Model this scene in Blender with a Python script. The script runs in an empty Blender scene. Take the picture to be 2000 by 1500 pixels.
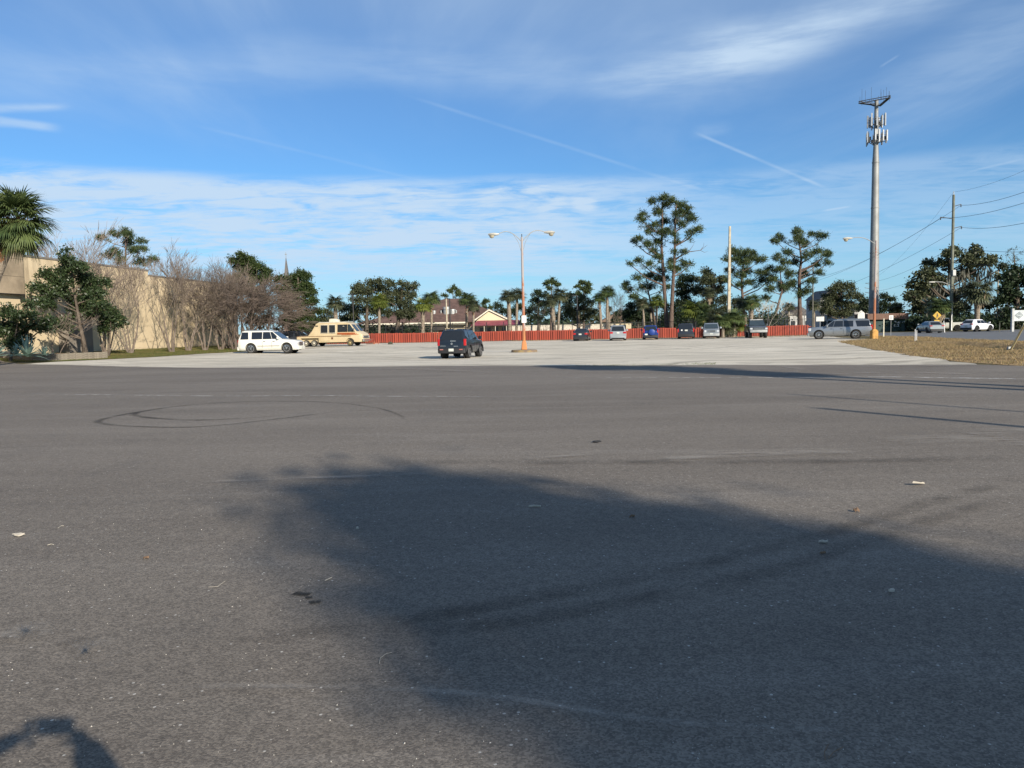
import bpy, bmesh, math, random
import numpy as np
from mathutils import Vector, Matrix
from mathutils.geometry import delaunay_2d_cdt
R = math.radians
random.seed(7); rng = np.random.default_rng(7)
sc = bpy.context.scene
col = sc.collection

# ------------------------------------------------------------------ camera
CAM_H = 1.6; PITCH = R(4.12); ROLL = R(1.12); F = 1500.0
FWD = Vector((0, math.cos(PITCH), -math.sin(PITCH)))
UP0 = Vector((0, math.sin(PITCH), math.cos(PITCH)))
RT = Vector((1, 0, 0)) * math.cos(ROLL) - UP0 * math.sin(ROLL)
UP = UP0 * math.cos(ROLL) + Vector((1, 0, 0)) * math.sin(ROLL)
camd = bpy.data.cameras.new('camera'); camo = bpy.data.objects.new('camera', camd); col.objects.link(camo)
camd.sensor_fit = 'HORIZONTAL'; camd.sensor_width = 36; camd.lens = 27; camd.clip_start = 0.05; camd.clip_end = 8000
m = Matrix.Identity(4)
for i in range(3):
    m[i][0] = RT[i]; m[i][1] = UP[i]; m[i][2] = -FWD[i]
m[0][3] = 0; m[1][3] = 0; m[2][3] = CAM_H
camo.matrix_world = m
sc.camera = camo

# ------------------------------------------------------------------ light
SUN_EL = 23.8
SUN_AZ = 149.0                      # measured clockwise from +Y, seen from above
sdir = Vector((math.sin(R(SUN_AZ)) * math.cos(R(SUN_EL)), math.cos(R(SUN_AZ)) * math.cos(R(SUN_EL)), math.sin(R(SUN_EL))))
sl = bpy.data.lights.new('sun', 'SUN'); sl.energy = 4.8; sl.angle = R(0.53); sl.color = (1.0, 0.90, 0.76)
so = bpy.data.objects.new('sun', sl); col.objects.link(so)
so.rotation_euler = sdir.to_track_quat('Z', 'Y').to_euler(); so.location = (40, -70, 60)
sc.view_settings.view_transform = 'Standard'; sc.view_settings.look = 'None'
sc.view_settings.gamma = 1; sc.view_settings.exposure = 0.64; sc.view_settings.use_curve_mapping = False

def cray(px, py):
    return FWD + RT * ((px - 1000) / F) - UP * ((py - 750) / F)
def at(px, py, D):                  # world point seen at a photo pixel, D metres forward
    d = cray(px, py); d = d * (D / d.y)
    return Vector((d.x, d.y, d.z + CAM_H))
def G(px, py, z=0.0):
    d = cray(px, py); d = d * ((z - CAM_H) / d.z)
    return Vector((d.x, d.y, z))

# ------------------------------------------------------------------ node helpers
class NT:
    def __init__(s, nt): s.nt = nt; s.n = nt.nodes; s.l = nt.links
    def node(s, t, **kw):
        n = s.n.new(t)
        for k, v in kw.items():
            if k == 'inp':
                for kk, vv in v.items():
                    if hasattr(vv, 'is_output') or isinstance(vv, bpy.types.NodeSocket): s.l.new(vv, n.inputs[kk])
                    else: n.inputs[kk].default_value = vv
            else: setattr(n, k, v)
        return n
    def math(s, op, a, b=0.0, c=0.0, clamp=False):
        n = s.n.new('ShaderNodeMath'); n.operation = op; n.use_clamp = clamp
        for i, v in enumerate((a, b, c)):
            if isinstance(v, bpy.types.NodeSocket): s.l.new(v, n.inputs[i])
            else: n.inputs[i].default_value = v
        return n.outputs[0]
    def vmath(s, op, a, b=(0, 0, 0), out=0):
        n = s.n.new('ShaderNodeVectorMath'); n.operation = op
        for i, v in enumerate((a, b)):
            if isinstance(v, bpy.types.NodeSocket): s.l.new(v, n.inputs[i])
            else: n.inputs[i].default_value = v
        return n.outputs[out]
    def ss(s, v, a, b, lo=0.0, hi=1.0):      # smoothstep map
        n = s.n.new('ShaderNodeMapRange'); n.interpolation_type = 'SMOOTHSTEP'
        s.l.new(v, n.inputs[0]); n.inputs[1].default_value = a; n.inputs[2].default_value = b
        n.inputs[3].default_value = lo; n.inputs[4].default_value = hi
        return n.outputs[0]
    def noise(s, vec, scale, detail=4, rough=.55, dist=0.0):
        n = s.n.new('ShaderNodeTexNoise'); s.l.new(vec, n.inputs['Vector'])
        n.inputs['Scale'].default_value = scale; n.inputs['Detail'].default_value = detail
        n.inputs['Roughness'].default_value = rough; n.inputs['Distortion'].default_value = dist
        return n.outputs[0]
    def map(s, vec, scale=(1, 1, 1), rot=(0, 0, 0), loc=(0, 0, 0)):
        n = s.n.new('ShaderNodeMapping'); s.l.new(vec, n.inputs[0])
        n.inputs['Scale'].default_value = scale; n.inputs['Rotation'].default_value = rot; n.inputs['Location'].default_value = loc
        return n.outputs[0]
    def mix(s, f, a, b, blend='MIX'):
        n = s.n.new('ShaderNodeMix'); n.data_type = 'RGBA'; n.blend_type = blend
        for i, v in ((0, f), (6, a), (7, b)):
            if isinstance(v, bpy.types.NodeSocket): s.l.new(v, n.inputs[i])
            elif i == 0: n.inputs[0].default_value = v
            else: n.inputs[i].default_value = (*v[:3], 1)
        return n.outputs[2]

# ------------------------------------------------------------------ sky
w = bpy.data.worlds.new('World'); sc.world = w; w.use_nodes = True
nt = NT(w.node_tree); nt.n.clear()
sky = nt.node('ShaderNodeTexSky', sky_type='NISHITA', sun_disc=False)
sky.sun_elevation = R(SUN_EL); sky.sun_rotation = R(SUN_AZ); sky.altitude = 0; sky.air_density = 1.0; sky.dust_density = 0.25; sky.ozone_density = 2.2
tc = nt.node('ShaderNodeTexCoord'); dv = nt.vmath('NORMALIZE', tc.outputs['Generated'])
sep = nt.node('ShaderNodeSeparateXYZ', inp={0: dv}); dx, dy, dz = sep.outputs
graded = nt.mix(1.0, sky.outputs[0], (0.50, 0.82, 1.13), 'MULTIPLY')
# paler air low down, as on the photograph's horizon (same all the way round)
low = nt.ss(dz, 0.0, 0.22, 1.0, 0.0)
graded = nt.mix(nt.math('MULTIPLY', low, 0.42), graded, (2.7, 5.6, 7.9))
zz = nt.math('ADD', nt.math('MAXIMUM', dz, 0.0), 0.06)
cmb = nt.node('ShaderNodeCombineXYZ', inp={0: nt.math('DIVIDE', dx, zz), 1: nt.math('DIVIDE', dy, zz), 2: 0.0}).outputs[0]
# 1: thin cirrus streaks running up to the right
c1 = nt.map(cmb, scale=(0.55, 0.22, 1), rot=(0, 0, R(-62)), loc=(2.3, 0.4, 0))
n1 = nt.noise(c1, 1.5, 7, .58, .5)
n1b = nt.noise(nt.map(cmb, scale=(.3, .3, 1), loc=(5.2, 1.1, 0)), 1.0, 3, .5)
d1 = nt.math('MULTIPLY', nt.ss(n1, .42, .80), nt.ss(n1b, .36, .62))
d1 = nt.math('MULTIPLY', d1, nt.ss(dz, .12, .30))
veil = nt.math('MULTIPLY', nt.ss(dz, .16, .46, 0, .42), nt.ss(n1b, .2, .7))
d1 = nt.math('ADD', nt.math('MULTIPLY', d1, .62), veil)
# 2: rippled bank low on the left
c2 = nt.map(cmb, scale=(.75, .85, 1), rot=(0, 0, R(6)), loc=(1.7, 3.1, 0))
n2 = nt.noise(c2, 1.5, 7, .62, .35)
rip = nt.noise(nt.map(cmb, scale=(2.6, 5.0, 1), rot=(0, 0, R(-6))), 1.2, 5, .65, .8)
n2 = nt.math('ADD', nt.math('MULTIPLY', n2, .62), nt.math('MULTIPLY', rip, .44))
azm = nt.math('DIVIDE', dx, nt.math('MAXIMUM', dy, .05))
edge = nt.math('SUBTRACT', dz, nt.math('MULTIPLY', nt.noise(nt.map(cmb, scale=(.5, .5, 1)), 1.0, 4), .035))
b2 = nt.math('MULTIPLY', nt.ss(edge, .158, .178, 1, 0), nt.ss(azm, -.05, .32, 1.0, .34))
b2 = nt.math('MULTIPLY', b2, nt.ss(dz, .045, .115, .25, 1))
d2 = nt.math('MULTIPLY', nt.ss(n2, .36, .60), b2)
# faint low veil everywhere near the horizon
b3 = nt.math('MULTIPLY', nt.ss(dz, .03, .15, 1, 0), nt.ss(nt.noise(nt.map(cmb, scale=(.06, .4, 1)), 1.3, 5), .35, .65))
dens = nt.math('ADD', nt.math('MULTIPLY', d2, .95), nt.math('MULTIPLY', d1, .75))
dens = nt.math('ADD', dens, nt.math('MULTIPLY', b3, .25))
# 3: small isolated puffs right of the bank and the bright streak high on the right
def streak(p0, p1, width, amp, soft=.25, rag=0.0):
    a = cray(*p0).normalized(); b = cray(*p1).normalized(); nrm = a.cross(b).normalized(); tg = (b - a).normalized()
    t = nt.math('DIVIDE', nt.math('SUBTRACT', nt.vmath('DOT_PRODUCT', dv, tuple(tg), 1), a.dot(tg)), (b - a).dot(tg))
    dist = nt.math('ABSOLUTE', nt.vmath('DOT_PRODUCT', dv, tuple(nrm), 1))
    if rag:
        wob = nt.noise(nt.map(dv, scale=(5, 5, 12), rot=(0, R(25), 0)), 1.0, 4, .5)
        dist = nt.math('ADD', dist, nt.math('MULTIPLY', nt.math('SUBTRACT', wob, .5), rag))
    e = nt.math('MULTIPLY', nt.ss(t, 0, soft), nt.ss(t, 1 - soft, 1, 1, 0))
    fw = nt.math('GREATER_THAN', nt.vmath('DOT_PRODUCT', dv, tuple(((a + b) / 2).normalized()), 1), 0.6)
    br = nt.ss(nt.noise(nt.map(dv, scale=(3, 3, 22), rot=(0, R(22), 0)), 2.0, 6, .6), .3, .65, .35, 1)
    k = nt.math('MULTIPLY', nt.math('MULTIPLY', nt.ss(dist, 0, width, 1, 0), e), nt.math('MULTIPLY', fw, amp))
    return nt.math('MULTIPLY', k, br)
for p0, p1, wd, amp, soft, rag in (
        ((360, 240), (860, 362), .0030, .15, .2, 0), ((760, 175), (1460, 400), .0034, .15, .2, 0),
        ((1350, 256), (1625, 372), .0030, .32, .15, 0), ((1600, 413), (1668, 402), .002, .4, .3, 0),
        ((1880, 338), (2010, 308), .002, .25, .3, 0), ((1150, 562), (1300, 505), .003, .4, .2, 0),
        ((1715, 133), (1760, 105), .002, .3, .3, 0),
        ((1180, 185), (2050, -90), .045, .50, .35, .05), ((1100, 170), (1700, 60), .06, .25, .3, .08), ((1650, 235), (2150, -5), .05, .26, .3, .06),
        ((-120, 140), (700, 128), .045, .24, .3, .07), ((450, 120), (1400, 165), .040, .26, .3, .07), ((-60, 212), (150, 208), .007, .5, .3, .02),
        ((-60, 228), (130, 252), .006, .5, .3, .02), ((1340, 262), (1440, 246), .010, .15, .4, .012),
        ((1110, 398), (1175, 402), .011, .8, .4, .014), ((1045, 414), (1112, 386), .008, .75, .4, .012),
        ((1010, 374), (1080, 366), .008, .55, .4, .01), ((930, 385), (1000, 372), .010, .5, .4, .012)):
    dens = nt.math('ADD', dens, streak(p0, p1, wd, amp, soft, rag))
dens = nt.math('MINIMUM', nt.math('MAXIMUM', dens, 0.0), .92)
skyc = nt.mix(dens, graded, (5.0, 6.35, 7.9))
bg = nt.node('ShaderNodeBackground', inp={'Color': skyc, 'Strength': .074})
nt.l.new(bg.outputs[0], nt.node('ShaderNodeOutputWorld').inputs[0])

# ------------------------------------------------------------------ materials
def new_mat(name):
    mt = bpy.data.materials.new(name); mt.use_nodes = True
    t = NT(mt.node_tree); t.n.clear()
    out = t.node('ShaderNodeOutputMaterial'); p = t.node('ShaderNodeBsdfPrincipled'); t.l.new(p.outputs[0], out.inputs[0])
    return mt, t, p, out
def setin(t, p, k, v):
    if isinstance(v, bpy.types.NodeSocket): t.l.new(v, p.inputs[k])
    else: p.inputs[k].default_value = v
MATS = {}
def simple(name, c, rough=.6, metal=0.0, var=.25, scale=3.0, bump=0.0, bscale=40, c2=None, coat=0.0, spec=.5, emit=None):
    if name in MATS: return MATS[name]
    mt, t, p, _ = new_mat(name)
    co = t.node('ShaderNodeTexCoord').outputs['Object']
    n = t.noise(co, scale, 5, .6)
    c2 = c2 or tuple(x * (1 - var) for x in c)
    setin(t, p, 'Base Color', t.mix(t.ss(n, .35, .65), c, c2))
    p.inputs['Roughness'].default_value = rough; p.inputs['Metallic'].default_value = metal
    p.inputs['Specular IOR Level'].default_value = spec
    if coat: p.inputs['Coat Weight'].default_value = coat; p.inputs['Coat Roughness'].default_value = .06
    if bump:
        b = t.node('ShaderNodeBump', inp={'Strength': bump, 'Distance': .02, 'Height': t.noise(co, bscale, 5, .6)})
        t.l.new(b.outputs[0], p.inputs['Normal'])
    MATS[name] = mt
    return mt
def paint(name, c, metal=.3, rough=.35): return simple('paint_' + name, c, rough, metal, .08, 1.5, coat=.6)

def foliage(name, c1, c2, c3=None, rough=.55, trans=.25):
    if name in MATS: return MATS[name]
    mt, t, p, out = new_mat(name)
    at_ = t.node('ShaderNodeAttribute', attribute_name='tint')
    co = t.node('ShaderNodeTexCoord').outputs['Object']
    f = t.math('ADD', t.math('MULTIPLY', at_.outputs['Fac'], .65), t.math('MULTIPLY', t.noise(co, .55, 3), .45))
    c = t.mix(t.ss(f, .2, .85), c1, c2)
    if c3: c = t.mix(t.ss(at_.outputs['Fac'], .90, .99), c, c3)
    setin(t, p, 'Base Color', c); p.inputs['Roughness'].default_value = rough; p.inputs['Specular IOR Level'].default_value = .3
    tr = t.node('ShaderNodeBsdfTranslucent', inp={'Color': c}); mx = t.node('ShaderNodeMixShader', inp={0: trans})
    t.l.new(p.outputs[0], mx.inputs[1]); t.l.new(tr.outputs[0], mx.inputs[2]); t.l.new(mx.outputs[0], out.inputs[0])
    MATS[name] = mt
    return mt

def geo_pos(t): return t.node('ShaderNodeNewGeometry').outputs['Position']

def asphalt_mat():
    mt, t, p, _ = new_mat('asphalt')
    P = geo_pos(t)
    big = t.noise(t.map(P, scale=(.10, .28, 1), rot=(0, 0, R(18))), 1.0, 5, .6, .4)
    strk = t.noise(t.map(P, scale=(.14, 1.2, 1), rot=(0, 0, R(14))), 1.0, 5, .6, .6)
    blot = t.noise(P, .9, 4, .6)
    c = t.mix(t.ss(big, .3, .7), (.133, .116, .097), (.173, .153, .129))
    c = t.mix(t.math('MULTIPLY', t.ss(strk, .50, .74), .42), c, (.22, .20, .175))
    c = t.mix(t.math('MULTIPLY', t.ss(strk, .26, .44, 1, 0), .35), c, (.095, .085, .075))
    c = t.mix(t.math('MULTIPLY', t.ss(blot, .52, .78), .25), c, (.085, .080, .074))
    # stones of the aggregate
    vo = t.node('ShaderNodeTexVoronoi', inp={'Vector': P, 'Scale': 110.0}); vc = t.node('ShaderNodeSeparateColor', inp={0: vo.outputs['Color']})
    st = vc.outputs[0]
    c = t.mix(1.0, c, t.mix(t.ss(st, 0, 1), (.68, .68, .69), (1.30, 1.29, 1.27)), 'MULTIPLY')
    vo2 = t.node('ShaderNodeTexVoronoi', inp={'Vector': P, 'Scale': 34.0}); vc2 = t.node('ShaderNodeSeparateColor', inp={0: vo2.outputs['Color']})
    spk = t.math('MULTIPLY', t.math('GREATER_THAN', vc2.outputs[0], .965), t.ss(vo2.outputs['Distance'], .16, .30, 1, 0))
    c = t.mix(spk, c, (.42, .40, .36))
    mid = t.noise(P, 14.0, 5, .7)
    c = t.mix(1.0, c, t.mix(t.ss(mid, .3, .7), (.88, .88, .88), (1.12, 1.12, 1.12)), 'MULTIPLY')
    setin(t, p, 'Base Color', c); p.inputs['Roughness'].default_value = .88; p.inputs['Specular IOR Level'].default_value = .25
    h = t.math('ADD', t.noise(P, 95, 4, .7), t.math('MULTIPLY', vo.outputs['Distance'], -.8))
    b = t.node('ShaderNodeBump', inp={'Strength': .42, 'Distance': .005, 'Height': h}); t.l.new(b.outputs[0], p.inputs['Normal'])
    return mt
def gravel_mat():
    mt, t, p, _ = new_mat('crushed_stone')
    P = geo_pos(t)
    # wheel tracks sweeping across the lot
    warp = t.node('ShaderNodeCombineXYZ', inp={0: 0.0, 1: t.math('MULTIPLY', t.noise(t.map(P, scale=(.045, .045, 1)), 1.0, 4), 26), 2: 0.0}).outputs[0]
    Q = t.vmath('ADD', P, warp)
    s1 = t.noise(t.map(Q, scale=(.10, .75, 1), rot=(0, 0, R(8))), 1.0, 5, .62, .5)
    s2 = t.noise(t.map(Q, scale=(.09, .42, 1), rot=(0, 0, R(-12)), loc=(8, 3, 0)), 1.0, 5, .62, .5)
    bl = t.noise(t.map(P, scale=(.10, .30, 1)), 1.0, 6, .68)
    c = t.mix(t.ss(bl, .3, .7), (.63, .58, .48), (.48, .44, .36))
    c = t.mix(t.math('MULTIPLY', t.ss(s1, .47, .66), .62), c, (.235, .215, .18))
    c = t.mix(t.math('MULTIPLY', t.ss(s2, .50, .70), .40), c, (.27, .245, .195))
    c = t.mix(t.math('MULTIPLY', t.ss(s1, .28, .44, 1, 0), .35), c, (.72, .69, .61))
    # weeds creeping in at the asphalt seam and at the far end
    wd = t.noise(t.map(P, scale=(.25, .9, 1), loc=(0, 40, 0)), 1.0, 5, .65)
    sy = t.node('ShaderNodeSeparateXYZ', inp={0: P}).outputs[1]
    c = t.mix(t.math('MULTIPLY', t.math('MULTIPLY', t.ss(wd, .56, .66), .5), t.ss(sy, 60, 92, .25, 1)), c, (.17, .165, .10))
    sp = t.noise(P, 30, 4, .8)
    c = t.mix(1.0, c, t.mix(t.ss(sp, .3, .7), (.72, .72, .72), (1.2, 1.2, 1.2)), 'MULTIPLY')
    setin(t, p, 'Base Color', c); p.inputs['Roughness'].default_value = .95; p.inputs['Specular IOR Level'].default_value = .1
    b = t.node('ShaderNodeBump', inp={'Strength': .6, 'Distance': .03, 'Height': t.noise(P, 18, 6, .75)}); t.l.new(b.outputs[0], p.inputs['Normal'])
    return mt
def ground_mat(name, a, b_, c3, sc1=.3, sc2=4.0):
    mt, t, p, _ = new_mat(name)
    P = geo_pos(t)
    c = t.mix(t.ss(t.noise(t.map(P, scale=(.5, 1, 1)), sc1, 5, .65), .35, .65), a, b_)
    c = t.mix(t.ss(t.noise(P, sc2, 5, .7), .5, .72), c, c3)
    setin(t, p, 'Base Color', c); p.inputs['Roughness'].default_value = .95; p.inputs['Specular IOR Level'].default_value = .1
    b = t.node('ShaderNodeBump', inp={'Strength': .8, 'Distance': .06, 'Height': t.noise(P, 9, 6, .75)}); t.l.new(b.outputs[0], p.inputs['Normal'])
    return mt
def mark_mat(name, c, amount, lo, hi, nscale=3.0, stretch=(1, 1, 1)):      # worn mark: soft edges from UV, broken up by noise
    mt, t, p, out = new_mat(name)
    uv = t.node('ShaderNodeUVMap').outputs[0]; s = t.node('ShaderNodeSeparateXYZ', inp={0: uv})
    v = s.outputs[1]; u = s.outputs[0]
    e = t.math('MULTIPLY', t.ss(v, 0, .45), t.ss(v, .55, 1, 1, 0))
    e = t.math('MULTIPLY', e, t.math('MULTIPLY', t.ss(u, 0, .12), t.ss(u, .85, 1, 1, 0)))
    n = t.noise(t.map(geo_pos(t), scale=stretch), nscale, 6, .7)
    f = t.math('MULTIPLY', t.math('MULTIPLY', e, t.ss(n, lo, hi)), amount)
    setin(t, p, 'Base Color', c + (1,)); p.inputs['Roughness'].default_value = .9; p.inputs['Specular IOR Level'].default_value = .1
    tr = t.node('ShaderNodeBsdfTransparent'); mx = t.node('ShaderNodeMixShader', inp={0: f})
    t.l.new(tr.outputs[0], mx.inputs[1]); t.l.new(p.outputs[0], mx.inputs[2]); t.l.new(mx.outputs[0], out.inputs[0])
    return mt
def stucco_mat():
    mt, t, p, _ = new_mat('tan_stucco')
    P = geo_pos(t)
    c = t.mix(t.ss(t.noise(P, .25, 4), .35, .7), (.58, .475, .315), (.50, .405, .265))
    drip = t.noise(t.map(P, scale=(.7, .7, .09)), 1.6, 5, .6)
    z = t.node('ShaderNodeSeparateXYZ', inp={0: P}).outputs[2]
    c = t.mix(t.math('MULTIPLY', t.ss(drip, .44, .66), t.ss(z, 3.8, 8.2, .06, .8)), c, (.17, .13, .085))
    c = t.mix(t.ss(z, 0.1, .6, .35, 0), c, (.2, .17, .11))
    setin(t, p, 'Base Color', c); p.inputs['Roughness'].default_value = .9
    b = t.node('ShaderNodeBump', inp={'Strength': .4, 'Distance': .02, 'Height': t.noise(P, 12, 5, .7)}); t.l.new(b.outputs[0], p.inputs['Normal'])
    return mt
def rust_pole_mat():
    mt, t, p, _ = new_mat('rusty_painted_steel')
    P = geo_pos(t)
    n = t.noise(t.map(P, scale=(1, 1, .5)), 2.2, 6, .65)
    z = t.node('ShaderNodeSeparateXYZ', inp={0: P}).outputs[2]
    f = t.math('ADD', n, t.ss(z, 0, 7.5, .20, -.07))
    c = t.mix(t.ss(f, .44, .60), (.30, .275, .27), (.30, .115, .055))
    c = t.mix(t.ss(z, 0, 2.0, .75, 0), c, (.48, .19, .055))
    setin(t, p, 'Base Color', c); p.inputs['Roughness'].default_value = .75
    return mt
def board_mat():
    mt, t, p, _ = new_mat('red_stained_board')
    oi = t.node('ShaderNodeObjectInfo').outputs['Random']; co = t.node('ShaderNodeTexCoord').outputs['Object']
    c = t.mix(oi, (.32, .052, .026), (.20, .035, .021))
    c = t.mix(t.ss(t.noise(t.map(co, scale=(6, 6, .8)), 2, 5), .45, .75), c, (.22, .045, .027))
    c = t.mix(t.math('MULTIPLY', t.ss(t.node('ShaderNodeSeparateXYZ', inp={0: co}).outputs[2], 0.0, .22, 1, 0), .5), c, (.15, .09, .055))
    setin(t, p, 'Base Color', c); p.inputs['Roughness'].default_value = .8
    return mt
def trunk_mat(name, a, b_, sc_=(5, 5, 1.2)):
    if name in MATS: return MATS[name]
    mt, t, p, _ = new_mat(name)
    co = t.node('ShaderNodeTexCoord').outputs['Object']; n = t.noise(t.map(co, scale=sc_), 2.0, 6, .65)
    setin(t, p, 'Base Color', t.mix(t.ss(n, .35, .65), a, b_)); p.inputs['Roughness'].default_value = .95; p.inputs['Specular IOR Level'].default_value = .1
    b = t.node('ShaderNodeBump', inp={'Strength': .8, 'Distance': .05, 'Height': n}); t.l.new(b.outputs[0], p.inputs['Normal'])
    MATS[name] = mt
    return mt

M_glass = simple('car_glass', (.012, .014, .016), .04, 0, .1, spec=.8)
M_windshield = simple('windshield_glass', (.03, .045, .055), .05, 0, .2, spec=.9)
M_black = simple('black_plastic', (.018, .018, .02), .6)
M_under = simple('underbody', (.006, .006, .006), .9)
M_tyre = simple('tyre_rubber', (.022, .021, .02), .85)
M_rim = simple('alloy_rim', (.55, .55, .55), .3, .8, .2)
M_darkrim = simple('black_rim', (.03, .03, .03), .4, .5, .2)
M_chrome = simple('chrome', (.62, .62, .62), .18, .9, .2)
M_lamp = simple('headlamp', (.62, .64, .66), .12, .3, .2, scale=9)
M_red = simple('tail_lamp', (.42, .012, .015), .15, 0, .3, coat=.5)
M_plate = simple('licence_plate', (.55, .57, .52), .5)
M_white = simple('white_paint', (.72, .72, .70), .5)
M_galv = simple('galvanised_steel', (.36, .37, .36), .5, .35, .2)
M_concpole = simple('concrete_pole', (.44, .39, .29), .85, 0, .25, 2)
M_blackmetal = simple('black_metal', (.018, .018, .02), .5)
M_wood = simple('weathered_wood', (.25, .215, .165), .9, 0, .4, 6, .6)
M_woodpole = simple('wood_pole', (.15, .145, .12), .9, 0, .35, 2)
M_bark = trunk_mat('grey_bark', (.14, .115, .09), (.07, .056, .045))
M_bark_w = trunk_mat('pale_bark', (.20, .165, .135), (.12, .095, .078))
M_pine = trunk_mat('pine_bark', (.155, .115, .095), (.075, .055, .045))
M_palm = trunk_mat('palm_bark', (.30, .255, .20), (.15, .12, .09), (3, 3, 5))
M_boot = trunk_mat('palm_boots', (.30, .15, .075), (.13, .065, .035), (6, 6, 6))
M_stucco = stucco_mat(); M_rust = rust_pole_mat(); M_board = board_mat()
F_magn = foliage('magnolia_leaves', (.018, .032, .013), (.050, .074, .030), (.17, .17, .08), .38, .12)
F_oak = foliage('oak_leaves', (.034, .044, .022), (.095, .108, .052), (.17, .17, .10))
F_dark = foliage('dark_leaves', (.012, .024, .012), (.036, .056, .022))
F_pine = foliage('pine_needles', (.030, .052, .022), (.095, .125, .045), (.17, .12, .06))
F_cedar = foliage('cedar_sprays', (.018, .034, .012), (.062, .088, .024), None)
F_palm = foliage('palm_fronds', (.035, .062, .024), (.12, .155, .055), (.28, .22, .09), .45, .25)
F_palmy = foliage('yellowing_fronds', (.07, .10, .02), (.20, .23, .05), (.36, .26, .10), .45, .25)
F_palmd = foliage('grey_green_fronds', (.036, .050, .028), (.11, .12, .065), (.24, .19, .12), .5, .2)
F_moss = foliage('spanish_moss', (.10, .105, .085), (.19, .19, .155), None, .9, .2)
F_agave = foliage('agave_blades', (.16, .24, .20), (.25, .33, .28), None, .5, .05)
F_dry = foliage('dry_grass_blades', (.22, .155, .075), (.42, .315, .165), (.13, .15, .05), .9, .3)
F_green = foliage('green_grass_blades', (.05, .085, .018), (.12, .15, .035), (.30, .20, .08), .9, .3)

# ------------------------------------------------------------------ mesh builder
class MB:
    def __init__(s): s.v = []; s.f = []
    def box(s, c, d, rz=0, ry=0, taper=1.0):
        cx, cy, cz = c; hx, hy, hz = d[0] / 2, d[1] / 2, d[2] / 2; b = len(s.v)
        rot = Matrix.Rotation(rz, 3, 'Z') @ Matrix.Rotation(ry, 3, 'Y')
        for k in (-1, 1):
            tp = taper if k > 0 else 1
            for x, y in ((-1, -1), (1, -1), (1, 1), (-1, 1)):
                q = rot @ Vector((x * hx * tp, y * hy * tp, k * hz)); s.v.append((cx + q.x, cy + q.y, cz + q.z))
        s.f += [[b, b + 3, b + 2, b + 1], [b + 4, b + 5, b + 6, b + 7]] + [[b + i, b + (i + 1) % 4, b + 4 + (i + 1) % 4, b + 4 + i] for i in range(4)]
        return s
    def tube(s, pts, rad, n=6, cap=True):
        pts = [Vector(p) for p in pts]
        if not hasattr(rad, '__len__'): rad = [rad] * len(pts)
        b = len(s.v); up = None
        for i, p in enumerate(pts):
            t = (pts[min(i + 1, len(pts) - 1)] - pts[max(i - 1, 0)])
            t = t.normalized() if t.length > 1e-9 else Vector((0, 0, 1))
            if up is None: up = Vector((1, 0, 0)) if abs(t.x) < .8 else Vector((0, 1, 0))
            u = (up - t * up.dot(t)).normalized(); up = u; v = t.cross(u)
            for k in range(n):
                a = 2 * math.pi * k / n; q = p + (u * math.cos(a) + v * math.sin(a)) * rad[i]; s.v.append(tuple(q))
        for i in range(len(pts) - 1):
            for k in range(n):
                a = b + i * n + k; c = b + i * n + (k + 1) % n; s.f.append([a, c, c + n, a + n])
        if cap:
            s.f.append([b + k for k in range(n)][::-1]); e = b + (len(pts) - 1) * n; s.f.append([e + k for k in range(n)])
        return s
    def lathe(s, prof, axis_o=(0, 0, 0), axis='Z', n=16):      # prof (r, h)
        b = len(s.v); o = Vector(axis_o)
        for r, h in prof:
            for k in range(n):
                a = 2 * math.pi * k / n; x, y = r * math.cos(a), r * math.sin(a)
                q = {'Z': (x, y, h), 'Y': (x, h, y), 'X': (h, x, y)}[axis]; s.v.append(tuple(o + Vector(q)))
        for i in range(len(prof) - 1):
            for k in range(n):
                a = b + i * n + k; c = b + i * n + (k + 1) % n; s.f.append([a, c, c + n, a + n])
        s.f.append([b + k for k in range(n)][::-1]); e = b + (len(prof) - 1) * n; s.f.append([e + k for k in range(n)])
        return s
    def rings(s, rings):
        b = len(s.v); n = len(rings[0])
        for r in rings: s.v += [tuple(p) for p in r]
        for i in range(len(rings) - 1):
            for k in range(n):
                a = b + i * n + k; c = b + i * n + (k + 1) % n; s.f.append([a, c, c + n, a + n])
        s.f.append([b + k for k in range(n)][::-1]); e = b + (len(rings) - 1) * n; s.f.append([e + k for k in range(n)])
        return s
    def poly(s, pts, off):          # polygon with thickness, off = vector
        b = len(s.v); n = len(pts); off = Vector(off)
        s.v += [tuple(Vector(p)) for p in pts] + [tuple(Vector(p) + off) for p in pts]
        s.f += [[b + i for i in range(n)][::-1], [b + n + i for i in range(n)]]
        s.f += [[b + i, b + (i + 1) % n, b + n + (i + 1) % n, b + n + i] for i in range(n)]
        return s
    def xf(s, M):
        s.v = [tuple(M @ Vector(p)) for p in s.v]; return s
    def mesh(s, name, mat=None, smooth=None):
        me = bpy.data.meshes.new(name); me.from_pydata(s.v, [], s.f)
        if mat: me.materials.append(mat)
        bm = bmesh.new(); bm.from_mesh(me); bmesh.ops.recalc_face_normals(bm, faces=bm.faces); bm.to_mesh(me); bm.free()
        if smooth is not None:
            me.polygons.foreach_set('use_smooth', [True] * len(me.polygons)); me.set_sharp_from_angle(angle=R(smooth))
        return me
def link(name, me, parent=None):
    o = bpy.data.objects.new(name, me); col.objects.link(o)
    if parent is not None: o.parent = parent
    return o
def obj(name, mb, mat, parent=None, smooth=None): return link(name, mb.mesh(name, mat, smooth), parent)
def tag(o, label=None, cat=None, group=None, kind=None):
    for k, v in (('label', label), ('category', cat), ('group', group), ('kind', kind)):
        if v: o[k] = v
    return o
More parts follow.
